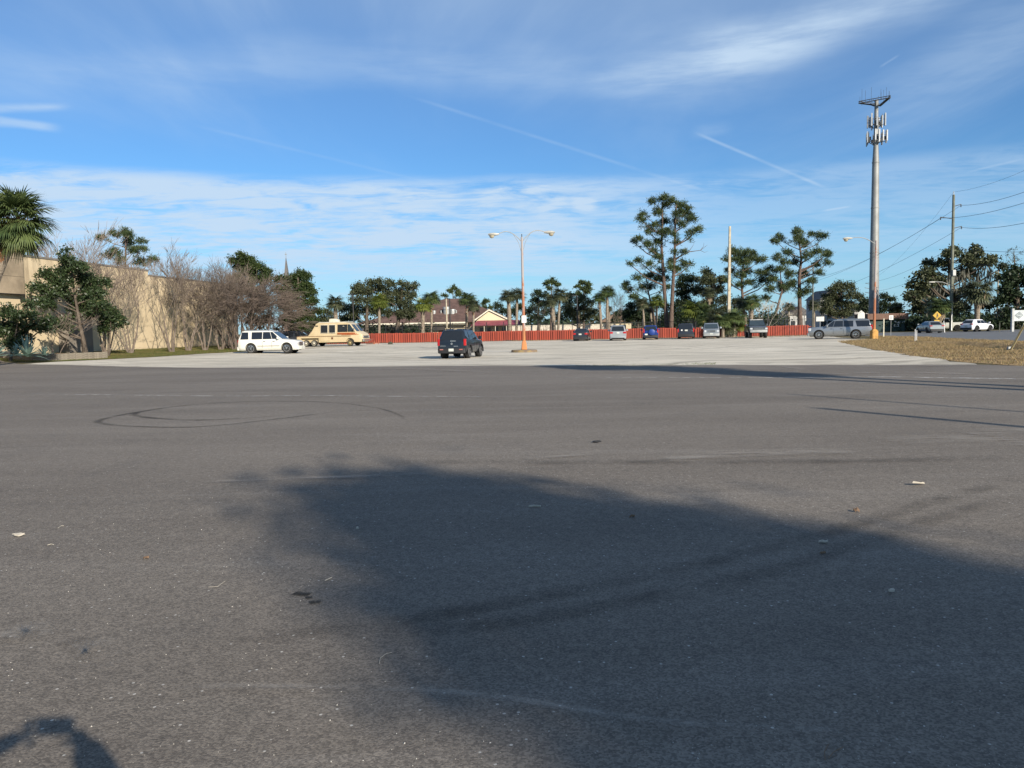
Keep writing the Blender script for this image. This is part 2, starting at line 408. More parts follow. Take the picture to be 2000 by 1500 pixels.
def thing(name, label, cat, loc=(0, 0, 0), rz=0, group=None):
    o = bpy.data.objects.new(name, None); col.objects.link(o); o.location = loc; o.rotation_euler = (0, 0, rz); o.empty_display_size = .3
    return tag(o, label, cat, group)
def copy_tree(o, parent=None):
    c = o.copy(); col.objects.link(c); c.parent = parent
    for ch in list(o.children): copy_tree(ch, c)
    return c

# ------------------------------------------------------------------ terrain
def sstep(a, b, x):
    t = min(1, max(0, (x - a) / (b - a))); return t * t * (3 - 2 * t)
DITCH = [G(1780, 668), G(1850, 668.5), G(1900, 671), G(1950, 675), G(2010, 680), G(2120, 690)]
def ditch_d(x, y):
    p = Vector((x, y)); best = 99
    for a, b in zip(DITCH[:-1], DITCH[1:]):
        a2, b2 = a.xy, b.xy; t = max(0, min(1, (p - a2).dot(b2 - a2) / (b2 - a2).length_squared)); best = min(best, (p - a2.lerp(b2, t)).length)
    return best
def wall_d(x, y):   # distance in front of the tan wall line
    a = Vector((-38.3, 60)); b = Vector((-33.5, 95)); n = Vector((b.y - a.y, -(b.x - a.x))).normalized()
    return (Vector((x, y)) - a).dot(n)
def gz(x, y):
    z = -0.20 * sstep(33, 50, y) * (1 - sstep(62, 86, y)) * (1 - sstep(12, 24, x)) * sstep(-26, -14, x)
    if x > 15 and y > 40 and y < 80:
        d = ditch_d(x, y)
        if d < 2.2: z -= .42 * (1 - sstep(.25, 2.0, d)) * sstep(15, 24, x)
    if x < -20 and 40 < y < 100:
        z += .30 * (1 - sstep(0, 6, wall_d(x, y)))
    return z
def gxf(px, D):     # ground point seen in photo column px, D metres forward
    z = 0
    for _ in range(3):
        zc = z - CAM_H; up0p = D * math.sin(PITCH) + zc * math.cos(PITCH); fw = D * math.cos(PITCH) - zc * math.sin(PITCH)
        X = ((px - 1000) / F * fw + math.sin(ROLL) * up0p) / math.cos(ROLL); z = gz(X, D)
    return Vector((X, D, z))
def sheet(name, pts, mat, off, step=None, jitter=0.0, flat=False):
    P = [Vector((p[0], p[1])) for p in pts]
    if jitter:
        Q = []
        for a, b in zip(P, P[1:] + P[:1]):
            n = max(1, min(60, int((b - a).length / .8))) if min(a.y, b.y) > 5 and (b - a).length < 120 else 1
            nn = Vector((b.y - a.y, a.x - b.x)); nn.normalize()
            for i in range(n):
                Q.append(a.lerp(b, i / n) + nn * (random.uniform(-jitter, jitter) if i else 0))
        P = Q
    nb = len(P); V = list(P)
    if step:
        x0, x1 = min(p.x for p in P), max(p.x for p in P); y0, y1 = min(p.y for p in P), max(p.y for p in P)
        x0, x1, y0, y1 = max(x0, -46), min(x1, 70), max(y0, 25), min(y1, 108)
        for i in range(math.ceil(x0 / step), int(x1 / step) + 1):
            for j in range(math.ceil(y0 / step), int(y1 / step) + 1): V.append(Vector((i * step, j * step)))
    r = delaunay_2d_cdt(V, [], [list(range(nb))], 1, 1e-4)
    me = bpy.data.meshes.new(name)
    me.from_pydata([(v.x, v.y, (0 if flat else gz(v.x, v.y)) + off) for v in r[0]], [], [f for f in r[2]])
    bm = bmesh.new(); bm.from_mesh(me); bmesh.ops.recalc_face_normals(bm, faces=bm.faces)
    if sum(f.normal.z for f in bm.faces) < 0: bmesh.ops.reverse_faces(bm, faces=bm.faces)
    bm.to_mesh(me); bm.free()
    me.materials.append(mat); me.polygons.foreach_set('use_smooth', [True] * len(me.polygons))
    return tag(link(name, me), kind='structure')
def gl(*pp): return [G(x, y) for x, y in pp]
M_as = asphalt_mat(); M_gr = gravel_mat()
M_dry = ground_mat('dry_grass_ground', (.33, .235, .125), (.19, .13, .07), (.10, .095, .04))
M_turf = ground_mat('patchy_turf', (.085, .10, .028), (.20, .15, .06), (.24, .15, .07), .35, 3)
M_earth = ground_mat('far_ground', (.09, .085, .045), (.15, .12, .07), (.06, .065, .03), .05, .8)
M_road = simple('road_asphalt', (.12, .125, .13), .9, 0, .2, .4)
big = 3500
sheet('ground', [(-big, -300), (big, -300), (big, big), (-big, big)], M_earth, -.012, step=1.0)
seam = gl((40, 711.5), (200, 714), (430, 717.5), (700, 716), (1000, 714.5), (1400, 713.5), (1900, 712.3))
aspts = [(-120, -60), (140, -60)] + [(140, 10)] + [tuple(G(2600, 745).xy)] + [tuple(p.xy) for p in gl((2200, 723), (2000, 715.5))][0:2] + [tuple(p.xy) for p in seam[::-1]] + [tuple(G(0, 706.5).xy), (-60, 58), (-120, 60)]
sheet('asphalt_lot', aspts, M_as, .012, step=1.0, jitter=.12)
gvpts = [p.xy + Vector((0, -.3)) for p in seam] + [p.xy for p in gl((1850, 704), (1775, 693.5), (1700, 681), (1655, 672), (1640, 667), (1712, 662.5))] + \
    [gxf(1640, 80).xy, gxf(1600, 99).xy, gxf(640, 104).xy, gxf(520, 100).xy] + [gxf(500, 74).xy] + [p.xy for p in gl((470, 687), (380, 692), (300, 697.5), (200, 702.5), (112, 706.5))]
sheet('gravel_lot', gvpts, M_gr, .004, step=1.0, jitter=.25)
dgpts = [p.xy for p in gl((1960, 712.5), (1850, 704), (1775, 693.5), (1700, 681), (1655, 672), (1636, 667), (1712, 660), (1716, 656), (1808, 658), (1880, 662), (2000, 666), (2200, 674), (2500, 690), (2600, 745), (2200, 722.5), (2000, 715.2))]
sheet('grass_verge', dgpts, M_dry, 0.0, step=.5, jitter=.2)
rdpts = [p.xy for p in gl((1560, 655), (1716, 656.3), (1808, 658), (1880, 662), (2000, 666), (2200, 674), (2500, 690), (2700, 640), (2200, 641), (2000, 643), (1930, 646.2), (1716, 649.8), (1560, 651))]
sheet('road', rdpts, M_road, -.004, step=None, flat=True)
ltpts = [p.xy for p in gl((112, 706.5), (200, 702.5), (300, 697.5), (380, 692), (470, 687))] + [gxf(505, 74).xy, gxf(560, 92).xy, Vector((-33.2, 97)), Vector((-38.3, 60)), Vector((-48, 52)), Vector((-60, 44)), G(0, 706.5).xy]
sheet('lawn_strip', ltpts, M_turf, .018, step=.5, jitter=.15)
# low painted / worn marks lying on the asphalt
def ribbon(name, pix, wid, mat, z, label=None):
    pts = [G(*p) for p in pix]; fine = []
    for i in range(len(pts) - 1):
        p0 = pts[max(i - 1, 0)]; p1 = pts[i]; p2 = pts[i + 1]; p3 = pts[min(i + 2, len(pts) - 1)]
        for k in range(8):
            t = k / 8; fine.append(.5 * ((2 * p1) + (p2 - p0) * t + (2 * p0 - 5 * p1 + 4 * p2 - p3) * t * t + (3 * p1 - p0 - 3 * p2 + p3) * t ** 3))
    fine.append(pts[-1]); n = len(fine); v = []; uv = []
    for i, p in enumerate(fine):
        t = (fine[min(i + 1, n - 1)] - fine[max(i - 1, 0)]); t.z = 0; t.normalize(); q = Vector((-t.y, t.x, 0))
        ww = wid[0] + (wid[1] - wid[0]) * i / (n - 1) if hasattr(wid, '__len__') else wid
        for sgn in (-1, 1):
            a = p + q * sgn * ww / 2; v.append((a.x, a.y, max(0, gz(a.x, a.y)) + z)); uv.append((i / (n - 1), (sgn + 1) / 2))
    f = [[2 * i, 2 * i + 1, 2 * i + 3, 2 * i + 2] for i in range(n - 1)]
    me = bpy.data.meshes.new(name); me.from_pydata(v, [], f); me.materials.append(mat)
    ul = me.uv_layers.new(name='UVMap')
    for lp in me.loops: ul.data[lp.index].uv = uv[lp.vertex_index]
    return tag(link(name, me), kind='structure')
MK_skid = mark_mat('rubber_skid', (.045, .042, .04), .52, .30, .70, 1.1)
MK_soft = mark_mat('tyre_dirt', (.06, .055, .05), .30, .30, .70, 1.6)
MK_white = mark_mat('worn_white_paint', (.60, .59, .56), .85, .40, .60, 5, (.6, 1, 1))
MK_dust = mark_mat('sandy_dust', (.36, .33, .29), .42, .36, .66, 3.5, (.35, 1, 1))
MK_damp = mark_mat('oil_stain', (.035, .033, .03), .75, .2, .5, 20)
ribbon('skid_mark', [(560, 812), (470, 819), (380, 822), (300, 818), (262, 811), (300, 801), (400, 790), (520, 785), (640, 787), (730, 797), (780, 812), (790, 825)], (.30, .12), MK_skid, .017)
ribbon('skid_mark', [(780, 802), (660, 806), (560, 818), (400, 835), (270, 835), (200, 829), (200, 821), (260, 808), (330, 799)], (.12, .26), MK_skid, .021)
ribbon('tyre_track', [(2000, 935), (1860, 972), (1700, 1020), (1500, 1075), (1300, 1120), (1000, 1180), (700, 1230), (350, 1265)], .30, MK_soft, .017)
ribbon('tyre_track', [(2000, 965), (1850, 1010), (1700, 1060), (1500, 1120), (1300, 1165), (1000, 1220), (700, 1250)], .30, MK_soft, .021)
ribbon('tyre_track', [(700, 905), (1100, 906), (1500, 905), (1700, 903), (2000, 896)], .45, MK_soft, .025)
ribbon('painted_line', [(20, 770), (420, 774.5), (600, 773.5), (740, 775), (980, 776)], .13, MK_white, .017)
ribbon('painted_line', [(1000, 737.5), (1500, 738.5), (1700, 737), (1850, 739), (2050, 742)], (.13, .45), MK_white, .017)
for i, (pix, wd) in enumerate((([(1740, 868), (1830, 860), (1930, 862), (2040, 872)], 1.0), ([(1900, 852), (1960, 846), (2050, 842)], .9), ([(1020, 900), (1080, 895), (1160, 889)], .35), ([(1290, 903), (1450, 892), (1680, 886)], .5), ([(1600, 733), (1760, 729), (1900, 733)], .8),
                 ([(120, 715), (330, 719), (560, 718), (800, 722), (1000, 731)], 1.1), ([(1500, 716), (1560, 722), (1530, 736)], .5), ([(400, 947), (700, 936), (850, 930)], .18), ([(1450, 716), (1700, 717), (1880, 716)], .9), ([(150, 1285), (190, 1278), (250, 1308)], .30),
                 ([(10, 1262), (60, 1240), (110, 1248)], .30), ([(330, 1362), (500, 1358), (900, 1372), (1300, 1430), (1750, 1452)], .07))):
    ribbon('dust_streak', pix, wd, MK_dust, .0250 + .002 * i)
for i, (pix, wd) in enumerate((([(573, 1163), (590, 1165), (607, 1166)], .10), ([(596, 1173), (611, 1171)], .06), ([(603, 1183), (616, 1181), (628, 1180)], .085), ([(110, 1263), (150, 1259), (190, 1257)], .15))):
    ribbon('oil_stain', pix, wd, MK_damp if i < 3 else MK_soft, .0165 + .001 * i)

# ------------------------------------------------------------------ loose leaf/grass geometry (numpy)
def cards(name, C, A, B, mat, parent=None, tint=None, tri=False):
    """leaf cards: centres C (n,3), half axes A (length) and B (width)"""
    n = len(C)
    if tri: V = np.stack([C - A - B, C - A + B, C + A], 1); k = 3
    else: V = np.stack([C - A, C + B * 1.0, C + A, C - B * 1.0], 1); k = 4      # diamond leaf
    me = bpy.data.meshes.new(name); me.vertices.add(n * k); me.vertices.foreach_set('co', V.reshape(-1).astype(np.float32))
    me.loops.add(n * k); me.loops.foreach_set('vertex_index', np.arange(n * k, dtype=np.int32))
    me.polygons.add(n); me.polygons.foreach_set('loop_start', np.arange(0, n * k, k, dtype=np.int32)); me.polygons.foreach_set('loop_total', np.full(n, k, dtype=np.int32))
    me.materials.append(mat)
    a = me.attributes.new('tint', 'FLOAT', 'POINT'); t = rng.random(n) if tint is None else tint
    a.data.foreach_set('value', np.repeat(t, k).astype(np.float32)); me.update(calc_edges=True)
    return link(name, me, parent)
def unit(v): return v / np.maximum(np.linalg.norm(v, axis=-1, keepdims=True), 1e-9)
def rand_unit(n): return unit(rng.normal(size=(n, 3)))
def leaf_axes(n, ln, wd, dirs=None, spread=1.0):
    d = rand_unit(n) if dirs is None else unit(dirs + rand_unit(n) * spread)
    o = unit(np.cross(d, rand_unit(n))); s = rng.uniform(.6, 1.25, (n, 1))
    return d * ln * s * .5, o * wd * s * .5

def grass_patch(name, poly, n, mat, h, parent_z=0.0, label=None):
    P = [Vector((p[0], p[1])) for p in poly]; x0, x1 = min(p.x for p in P), max(p.x for p in P); y0, y1 = min(p.y for p in P), max(p.y for p in P)
    out = []
    xs = np.array([p.x for p in P]); ys = np.array([p.y for p in P])
    while len(out) < n:
        x = rng.uniform(x0, x1, 4000); y = rng.uniform(y0, y1, 4000); ins = np.zeros(4000, bool); j = len(P) - 1
        for i in range(len(P)):
            cnd = ((ys[i] > y) != (ys[j] > y)) & (x < (xs[j] - xs[i]) * (y - ys[i]) / (ys[j] - ys[i] + 1e-12) + xs[i]); ins ^= cnd; j = i
        out += list(zip(x[ins], y[ins]))
    pts = np.array(out[:n]); cl = rng.normal(size=(n, 2)) * .03
    z = np.array([gz(a, b) for a, b in pts]) + .0
    hh = h * rng.uniform(.5, 1.3, n) * (.6 + .8 * np.clip(np.sin(pts[:, 0] * 1.3) * np.cos(pts[:, 1] * 1.7) + .3, 0, 1))
    C = np.stack([pts[:, 0] + cl[:, 0], pts[:, 1] + cl[:, 1], z + hh * .5], 1)
    A = np.stack([rng.normal(size=n) * .35 * hh, rng.normal(size=n) * .35 * hh, hh * .5], 1)
    an = rng.uniform(0, math.pi, n); B = np.stack([np.cos(an), np.sin(an), np.zeros(n)], 1) * .012 * (1 + 2 * h)
    return tag(cards(name, C, A, B, mat, tri=True), label, 'grass', kind='stuff')
grass_patch('dry_grass', dgpts, 42000, F_dry, .09, label='dry brown grass on the verge between gravel lot and road')
grass_patch('green_grass', ltpts[:8] + [Vector((-38.3, 60)), Vector((-42, 54))], 26000, F_green, .07, label='short green grass and leaf litter along the foot of the tan wall')
# weeds along the seam
wp = [p.xy for p in gl((1120, 713.5), (1280, 711), (1400, 708.5), (1395, 713), (1300, 715), (1130, 715))]
grass_patch('seam_weeds', wp, 500, F_green, .04, label='low green weeds where gravel meets asphalt')
wp = [gxf(1000, 98).xy, gxf(1330, 93).xy, gxf(1600, 92).xy, gxf(1600, 96).xy, gxf(1000, 103).xy]
grass_patch('fence_weeds', wp, 5000, F_dry, .10, label='dry weeds along the bottom of the red fence')

# ------------------------------------------------------------------ buildings
def wpt(s, y, z, out=0.0):      # point on the tan wall line; y = metres forward
    a = Vector((-38.3, 60)); b = Vector((-33.5, 95)); t = (y - a.y) / (b.y - a.y); n = Vector((b.y - a.y, a.x - b.x)).normalized()
    p = a.lerp(b, t) + n * out; return Vector((p.x, p.y, z))
tb = thing('tan_building', 'long windowless tan stucco building with stained wall behind the bare trees', 'building', (-38.3, 60, 0))
def seg(mb, y0, y1, z0, z1, front, back):
    mb.rings([[wpt(0, y0, z0, front), wpt(0, y0, z0, -back), wpt(0, y0, z1, -back), wpt(0, y0, z1, front)], [wpt(0, y1, z0, front), wpt(0, y1, z0, -back), wpt(0, y1, z1, -back), wpt(0, y1, z1, front)]])
off = Matrix.Translation((38.3, -60, 0))
a = MB(); seg(a, 60.05, 77.0, -.1, 8.0, 0, 26); obj('wall', a.xf(off), M_stucco, tb)
a = MB(); seg(a, 77.003, 95, -.1, 7.55, -.12, 26); obj('wall', a.xf(off), M_stucco, tb)
M_coping = simple('metal_coping', (.20, .185, .165), .6)
a = MB(); seg(a, 60.06, 77.05, 8.001, 8.16, .06, 26.1); obj('coping', a.xf(off), M_coping, tb)
a = MB(); seg(a, 77.06, 95.05, 7.551, 7.68, -.06, 26.1); obj('coping', a.xf(off), M_coping, tb)
M_panel = simple('concrete_panel', (.34, .27, .185), .85, 0, .4, .5, .3)
M_shade = simple('wall_shade_tone', (.20, .175, .145), .9, 0, .2, 1.0, .2)  # dark tone stands in for shade on the wall; its block is added
a = MB(); seg(a, 64.2, 67.2, .0, 3.6, .9, -.003); ob = obj('shade_block', a.xf(off), M_shade, tb); ob['label'] = 'added low dark block standing in for shade on the wall'
# corner tower with big precast panels
a = MB(); seg(a, 45, 60, -.1, 9.0, .25, 20); obj('tower_core', a.xf(off), M_stucco, tb)
for k, (z0, z1) in enumerate(((.05, 4.95), (5.0, 6.3), (6.32, 7.65), (7.67, 9.2))):
    for j in range(5):
        y0, y1 = 45.0 + j * 3.0, 45.0 + j * 3.0 + 2.965; pr = .30 if k == 0 else .75
        a = MB(); seg(a, y0, y1, z0, z1, pr, -.253); obj('panel', a.xf(off), M_stucco if k == 0 else M_panel, tb)
a = MB(); seg(a, 45, 59.97, 4.955, 4.995, .78, -.26); obj('drip_edge', a.xf(off), M_blackmetal, tb)
a = MB(); seg(a, 44.97, 59.99, 9.203, 9.33, .85, 20.1); obj('coping', a.xf(off), M_coping, tb)

def bx(name, parent, c, d, mat, **kw): return obj(name, MB().box(c, d, **kw), mat, parent)
# brown roofed building beyond the fence
M_cream = simple('cream_siding', (.58, .50, .34), .8, 0, .1, .5)
M_roof = simple('brown_shingles', (.115, .068, .055), .9, 0, .35, .9, .4, 6)
M_trimw = simple('cream_trim', (.66, .62, .50), .7)
M_awn = simple('burgundy_metal', (.24, .045, .065), .55, 0, .3, .8)
M_win = simple('window_glass', (.03, .04, .05), .08)
M_dkopen = simple('dark_screen', (.04, .035, .032), .8)
D0 = 150.0; L0 = at(700, 640, D0).x; R0 = at(1004, 640, D0).x; cx0 = (L0 + R0) / 2; W0 = R0 - L0
hb = thing('brown_roofed_building', 'low cream building with big brown shingle roof and burgundy awning beyond the red fence', 'building', (cx0, D0, 0))
bx('wall', hb, (0, 9, 1.5), (W0 - 2.4, 16, 3.0), M_cream)
hw = W0 / 2; ridge_l = at(868, 588, 158).x - cx0; ridge_r = at(902, 588, 158).x - cx0; zr = 8.0
rf = MB(); b = len(rf.v)
rf.v += [(-hw, -.6, 3.15), (hw, -.6, 3.15), (hw, 18.6, 3.15), (-hw, 18.6, 3.15), (ridge_l, 9, zr), (ridge_r, 9, zr), (-hw, -.6, 3.03), (hw, -.6, 3.03), (hw, 18.6, 3.03), (-hw, 18.6, 3.03)]
rf.f += [[0, 1, 5, 4], [1, 2, 5], [2, 3, 4, 5], [3, 0, 4], [6, 9, 8, 7], [0, 6, 7, 1], [1, 7, 8, 2], [2, 8, 9, 3], [3, 9, 6, 0]]
ro = obj('roof', rf, M_roof, hb)
bx('fascia', hb, (-4, -.66, 2.97), (W0 - 10, .08, .28), M_trimw)
bx('soffit_beam', hb, (-4, -.1, 2.72), (W0 - 10.5, .3, .3), M_trimw)
bx('dark_porch', hb, (-6, .6, 2.05), (W0 - 15, .5, 1.0), M_dkopen)
for px, py, r, h in ((872, 604, .65, 1.2), (884, 612, .55, .7), (848, 618, .35, .5), (870, 600, .15, .7), (891, 600, .12, .5), (861, 597, .12, .5)):
    p = at(px, py, 153.0); p.x -= cx0
    yy = p.y - D0; zc = 3.15 + (yy + .6) / 9.6 * (zr - 3.15)
    p = at(px, py, D0 + yy); obj('roof_vent', MB().lathe([(r, zc - .3), (r, zc + h * .55), (r * 1.15, zc + h * .6), (r * 1.1, zc + h)], (p.x - cx0, yy, 0), 'Z', 12), M_galv, hb)
g0, g1, gm = at(930, 630, 147).x - cx0, at(992, 630, 147).x - cx0, at(955, 616, 147).x - cx0
gbl = MB(); zt = 5.0
gbl.poly([(g0, -2.6, 3.2), (g1, -2.6, 3.2), (gm, -2.6, zt)], (0, .3, 0)); obj('gable', gbl, M_cream, hb)
for q0, q1 in (((g0 - .6, 3.0), (gm, zt + .12)), ((g1 + .6, 3.0), (gm, zt + .12))):
    a = MB(); a.poly([(q0[0], -2.9, q0[1]), (q1[0], -2.9, q1[1]), (q1[0], -2.9, q1[1] + .28), (q0[0], -2.9, q0[1] + .28)], (0, .2, 0)); obj('rake_trim', a, M_trimw, hb)
    a = MB(); a.poly([(q0[0], -2.68, q0[1] + .285), (q1[0], -2.68, q1[1] + .285), (q1[0], 5.5, q1[1] + .285), (q0[0], 5.5, q0[1] + .285)], (0, 0, .1)); obj('gable_roof', a, M_roof, hb)
bx('gable_wall', hb, ((g0 + g1) / 2, -1.0, 1.58), (g1 - g0, 3.4, 3.15), M_cream)
for xx in np.linspace(g0 + 1.0, g1 - .8, 4): bx('window', hb, (xx, -2.74, 1.3), (.7, .06, 1.2), M_win)
aw = MB(); aw.poly([(g0 - .9, -5.6, 2.35), (g1 + 2.2, -5.6, 2.35), (g1 + 2.2, -2.75, 3.25), (g0 + .3, -2.75, 3.25)], (0, 0, -.12)); obj('awning', aw, M_awn, hb)
for xx in np.linspace(g0 - .5, g1 + 1.8, 5): obj('awning_post', MB().tube([(xx, -5.4, 0), (xx, -5.4, 2.3)], .06, 6), M_trimw, hb)
for i in range(4): bx('window', hb, (-hw + 9 + i * 3.6, .93, 1.2), (1.2, .08, 1.2), M_win)
# long cream wall beyond
M_cw = simple('cream_wall', (.62, .56, .46), .85)
p0 = at(1000, 640, 172).x; p1 = at(1200, 640, 172).x
lw = thing('long_cream_wall', 'long low cream wall behind the palms to the right of the lamp post', 'wall', ((p0 + p1) / 2, 172, 0))
bx('wall_face', lw, (0, 0, 1.05), (p1 - p0, .4, 2.1), M_cw); bx('coping', lw, (0, 0, 2.18), (p1 - p0, .55, .14), M_trimw)
p0 = at(1168, 640, 190).x; p1 = at(1236, 640, 190).x
sh = thing('small_hip_roofed_house', 'small tan house with brown pyramid roof between the palms', 'house', ((p0 + p1) / 2, 190, 0))
ww = (p1 - p0); bx('wall', sh, (0, 0, 1.4), (ww * .8, 6, 2.8), M_cream)
a = MB(); a.rings([[(-ww / 2, -4, 2.8), (ww / 2, -4, 2.8), (ww / 2, 4, 2.8), (-ww / 2, 4, 2.8)], [(0, -.1, 4.9), (.1, -.1, 4.9), (.1, .1, 4.9), (0, .1, 4.9)]]); obj('roof', a, simple('tan_roof', (.20, .13, .085), .9), sh)
for xx in (-1.6, 1.6): bx('window', sh, (xx, -3.03, 1.5), (1.1, .06, 1.1), M_win)
# pale houses right of the pines
for (xa, xb, D, hgt, lab, c) in ((1588, 1626, 150, 6.0, 'pale grey two storey house with gabled roof behind the pines', (.42, .42, .43)), (1530, 1572, 165, 3.3, 'low white house glimpsed between pine trunks', (.55, .55, .53)), (1655, 1700, 175, 4.0, 'grey roofed house behind the stop sign', (.30, .29, .28))):
    p0 = at(xa, 630, D).x; p1 = at(xb, 630, D).x; ww = p1 - p0
    hs = thing('house', lab, 'house', ((p0 + p1) / 2, D, 0)); mm = simple('siding_%d' % xa, c, .8)
    bx('wall', hs, (0, 0, hgt / 2), (ww, 7, hgt), mm)
    a = MB(); a.poly([(-ww / 2 - .3, -3.8, hgt), (ww / 2 + .3, -3.8, hgt), (0, -3.8, hgt + 1.8)], (0, 7.6, 0)); obj('roof', a, simple('grey_shingles', (.13, .125, .125), .9), hs)
    for i in range(3):
        for z in ([1.4, 4.3] if hgt > 5 else [1.5]): wdw = bx('window', hs, (-ww / 3 + i * ww / 3, -3.53, z), (.9, .06, 1.1), M_win); bx('window_frame', wdw, (-ww / 3 + i * ww / 3, -3.55, z - .62), (1.1, .1, .1), M_white)
# low green and brown shop beyond the road
p0 = at(1695, 630, 118).x; p1 = at(1768, 630, 118).x; ww = p1 - p0
gs = thing('low_green_building', 'low dark green building with brown fascia and posted papers across the road', 'building', ((p0 + p1) / 2, 118, 0))
bx('wall', gs, (0, 2, .95), (ww, 4, 1.9), simple('dark_green_wall', (.028, .055, .052), .8))
bx('fascia', gs, (0, 1.8, 2.35), (ww + .5, 4.6, .9), simple('brown_fascia', (.15, .085, .06), .8))
for k, (dx_, dz_, w_, h_) in enumerate(((1.35, 1.45, .30, .35), (1.85, 1.45, .42, .35), (1.3, .95, .28, .4), (1.75, .95, .3, .4), (2.6, 1.5, .4, .2))):
    bx('posted_paper', gs, (dx_, -.02, dz_), (w_, .03, h_), M_white)
# church steeple far away
D = 210; p = at(564, 640, D); top = at(564, 503, D).z
cs = thing('church_steeple', 'slim dark church spire topped by a small cross, rising behind the cedars', 'steeple', (p.x, D, 0))
bx('tower', cs, (0, 0, (top - 10.5) / 2), (2.0, 2.0, top - 10.5), simple('steeple_brick', (.22, .15, .12), .9))
a = MB(); zb_ = top - 10.5; a.rings([[(-1.1, -1.1, zb_), (1.1, -1.1, zb_), (1.1, 1.1, zb_), (-1.1, 1.1, zb_)], [(-.06, -.06, top - .1), (.06, -.06, top - .1), (.06, .06, top - .1), (-.06, .06, top - .1)]]); obj('spire', a, simple('slate_spire', (.13, .12, .115), .7), cs)
a = MB(); a.box((0, 0, top + .6), (.12, .12, 1.6)); a.box((0, 0, top + .85), (.7, .12, .12)); obj('cross', a, M_galv, cs)

# ------------------------------------------------------------------ red fence
F0 = gxf(640, 102.5); F1 = gxf(1585, 96.0); fd = (F1 - F0).normalized(); fl = (F1 - F0).length; frz = math.atan2(fd.y, fd.x)
fence = thing('red_board_fence', 'long low red board fence across the back of the gravel lot', 'fence', tuple(F0), frz)
gap = [((gxf(1411, 97) - F0).length, (gxf(1437, 97) - F0).length)]
nbd = int(fl / .29); me_b = MB().box((0, 0, .69), (.205, .022, 1.26)).mesh('board', M_board); back = MB()
for i in range(nbd):
    x = i * .29
    if any(a <= x <= b for a, b in gap): continue
    o = link('board', me_b, fence); o.location = (x, -.10 + random.uniform(-.006, .006), random.uniform(-.03, .02) - .03 * math.sin(x * .7)); o.rotation_euler = (0, random.gauss(0, .006), 0)
    back.box((x + .145, .14, .67), (.17, .02, 1.22))
tag(obj('back_board', back, M_board, fence), kind='stuff')
me_p = MB().box((0, 0, .66), (.10, .09, 1.36)).mesh('post', M_board)
for i in range(int(fl / 2.32) + 1):
    x = i * 2.32
    if any(a <= x <= b for a, b in gap): continue
    link('post', me_p, fence).location = (x + .1, 0, 0)
for z in (.25, 1.12):
    for x0, x1 in ((0, gap[0][0]), (gap[0][1], fl)):
        bx('rail', fence, ((x0 + x1) / 2, .03, z), (x1 - x0 - .1, .04, .09), M_board)
# brown privacy fence left of the motorhome, in the trees' shade
a0 = gxf(548, 96); a1 = gxf(625, 99); dd = (a1 - a0)
pf = thing('brown_privacy_fence', 'tall weathered brown plank fence behind the white SUV under the cedars', 'fence', tuple(a0), math.atan2(dd.y, dd.x))
me_q = MB().box((0, 0, .92), (.135, .022, 1.8)).mesh('plank', simple('brown_plank', (.16, .12, .09), .9, 0, .35, 5))
for i in range(int(dd.length / .145)):
    o = link('plank', me_q, pf); o.location = (i * .145, 0, random.uniform(-.02, .02))
for z in (.4, 1.5): bx('rail', pf, (dd.length / 2, .04, z), (dd.length, .05, .09), M_wood)
# black picket fence of the property behind
b0 = gxf(690, 112); b1 = gxf(1600, 106); dd = b1 - b0; fl2 = dd.length
bf = thing('black_metal_fence', 'tall thin black metal fence standing behind the red board fence', 'fence', tuple(b0), math.atan2(dd.y, dd.x))
pk = MB()
for i in range(int(fl2 / .16)): pk.box((i * .16, 0, 1.15), (.022, .022, 2.1))
tag(obj('picket', pk, M_blackmetal, bf), kind='stuff')
me_p = MB().box((0, 0, 1.3), (.09, .09, 2.6)).mesh('post', M_blackmetal)
for i in range(int(fl2 / 2.45) + 1): link('post', me_p, bf).location = (i * 2.45, 0, 0)
for z in (.25, 2.15): bx('rail', bf, (fl2 / 2, 0, z), (fl2, .045, .045), M_blackmetal)
# grey chain-link fence with posts at the back right
b0 = gxf(1500, 101); b1 = gxf(1640, 101); dd = b1 - b0

# ------------------------------------------------------------------ posts, lamps, tower
def rrect(x0, x1, y0, y1, z, r, n=3):
    out = []
    for cx, cy, a0 in ((x1 - r, y1 - r, 0), (x0 + r, y1 - r, 90), (x0 + r, y0 + r, 180), (x1 - r, y0 + r, 270)):
        for k in range(n + 1):
            a = R(a0 + 90 * k / n); out.append(Vector((cx + r * math.cos(a), cy + r * math.sin(a), z)))
    return out
M_lamphead = simple('lamp_housing', (.50, .49, .44), .5, .2, .2)
M_lens = simple('lamp_lens', (.42, .38, .28), .15)
def cobra(parent, tip, dirx):       # lamp head hanging at tip, pointing dirx
    h = MB(); rr = []
    for x, w_, z0, z1 in ((0, .08, -.06, .06), (.15, .13, -.09, .10), (.38, .20, -.13, .12), (.62, .19, -.13, .10), (.82, .09, -.07, .04)):
        rr.append([Vector((tip[0] + dirx * (x - .1), tip[1] + w_ * math.cos(R(a)), tip[2] + (z1 if math.sin(R(a)) > 0 else -z0) * math.sin(R(a)))) for a in range(0, 360, 36)])
    h.rings(rr); hd = obj('lamp_head', h, M_lamphead, parent, 50)
    obj('lens', MB().lathe([(.02, -.30), (.12, -.265), (.175, -.19), (.19, -.10)], (tip[0] + dirx * .45, tip[1], tip[2]), 'Z', 12), M_lens, hd, 60)
D = 58.5; p = gxf(1024, D)
lp = thing('double_lamp_post', 'rusty orange parking lot lamp post with two curved arms and white sign', 'lamp post', tuple(p))
zt = at(1019, 463, D).z - p.z; tx = at(1018.5, 463, D).x - p.x; tx = tx * .55
zi = .20
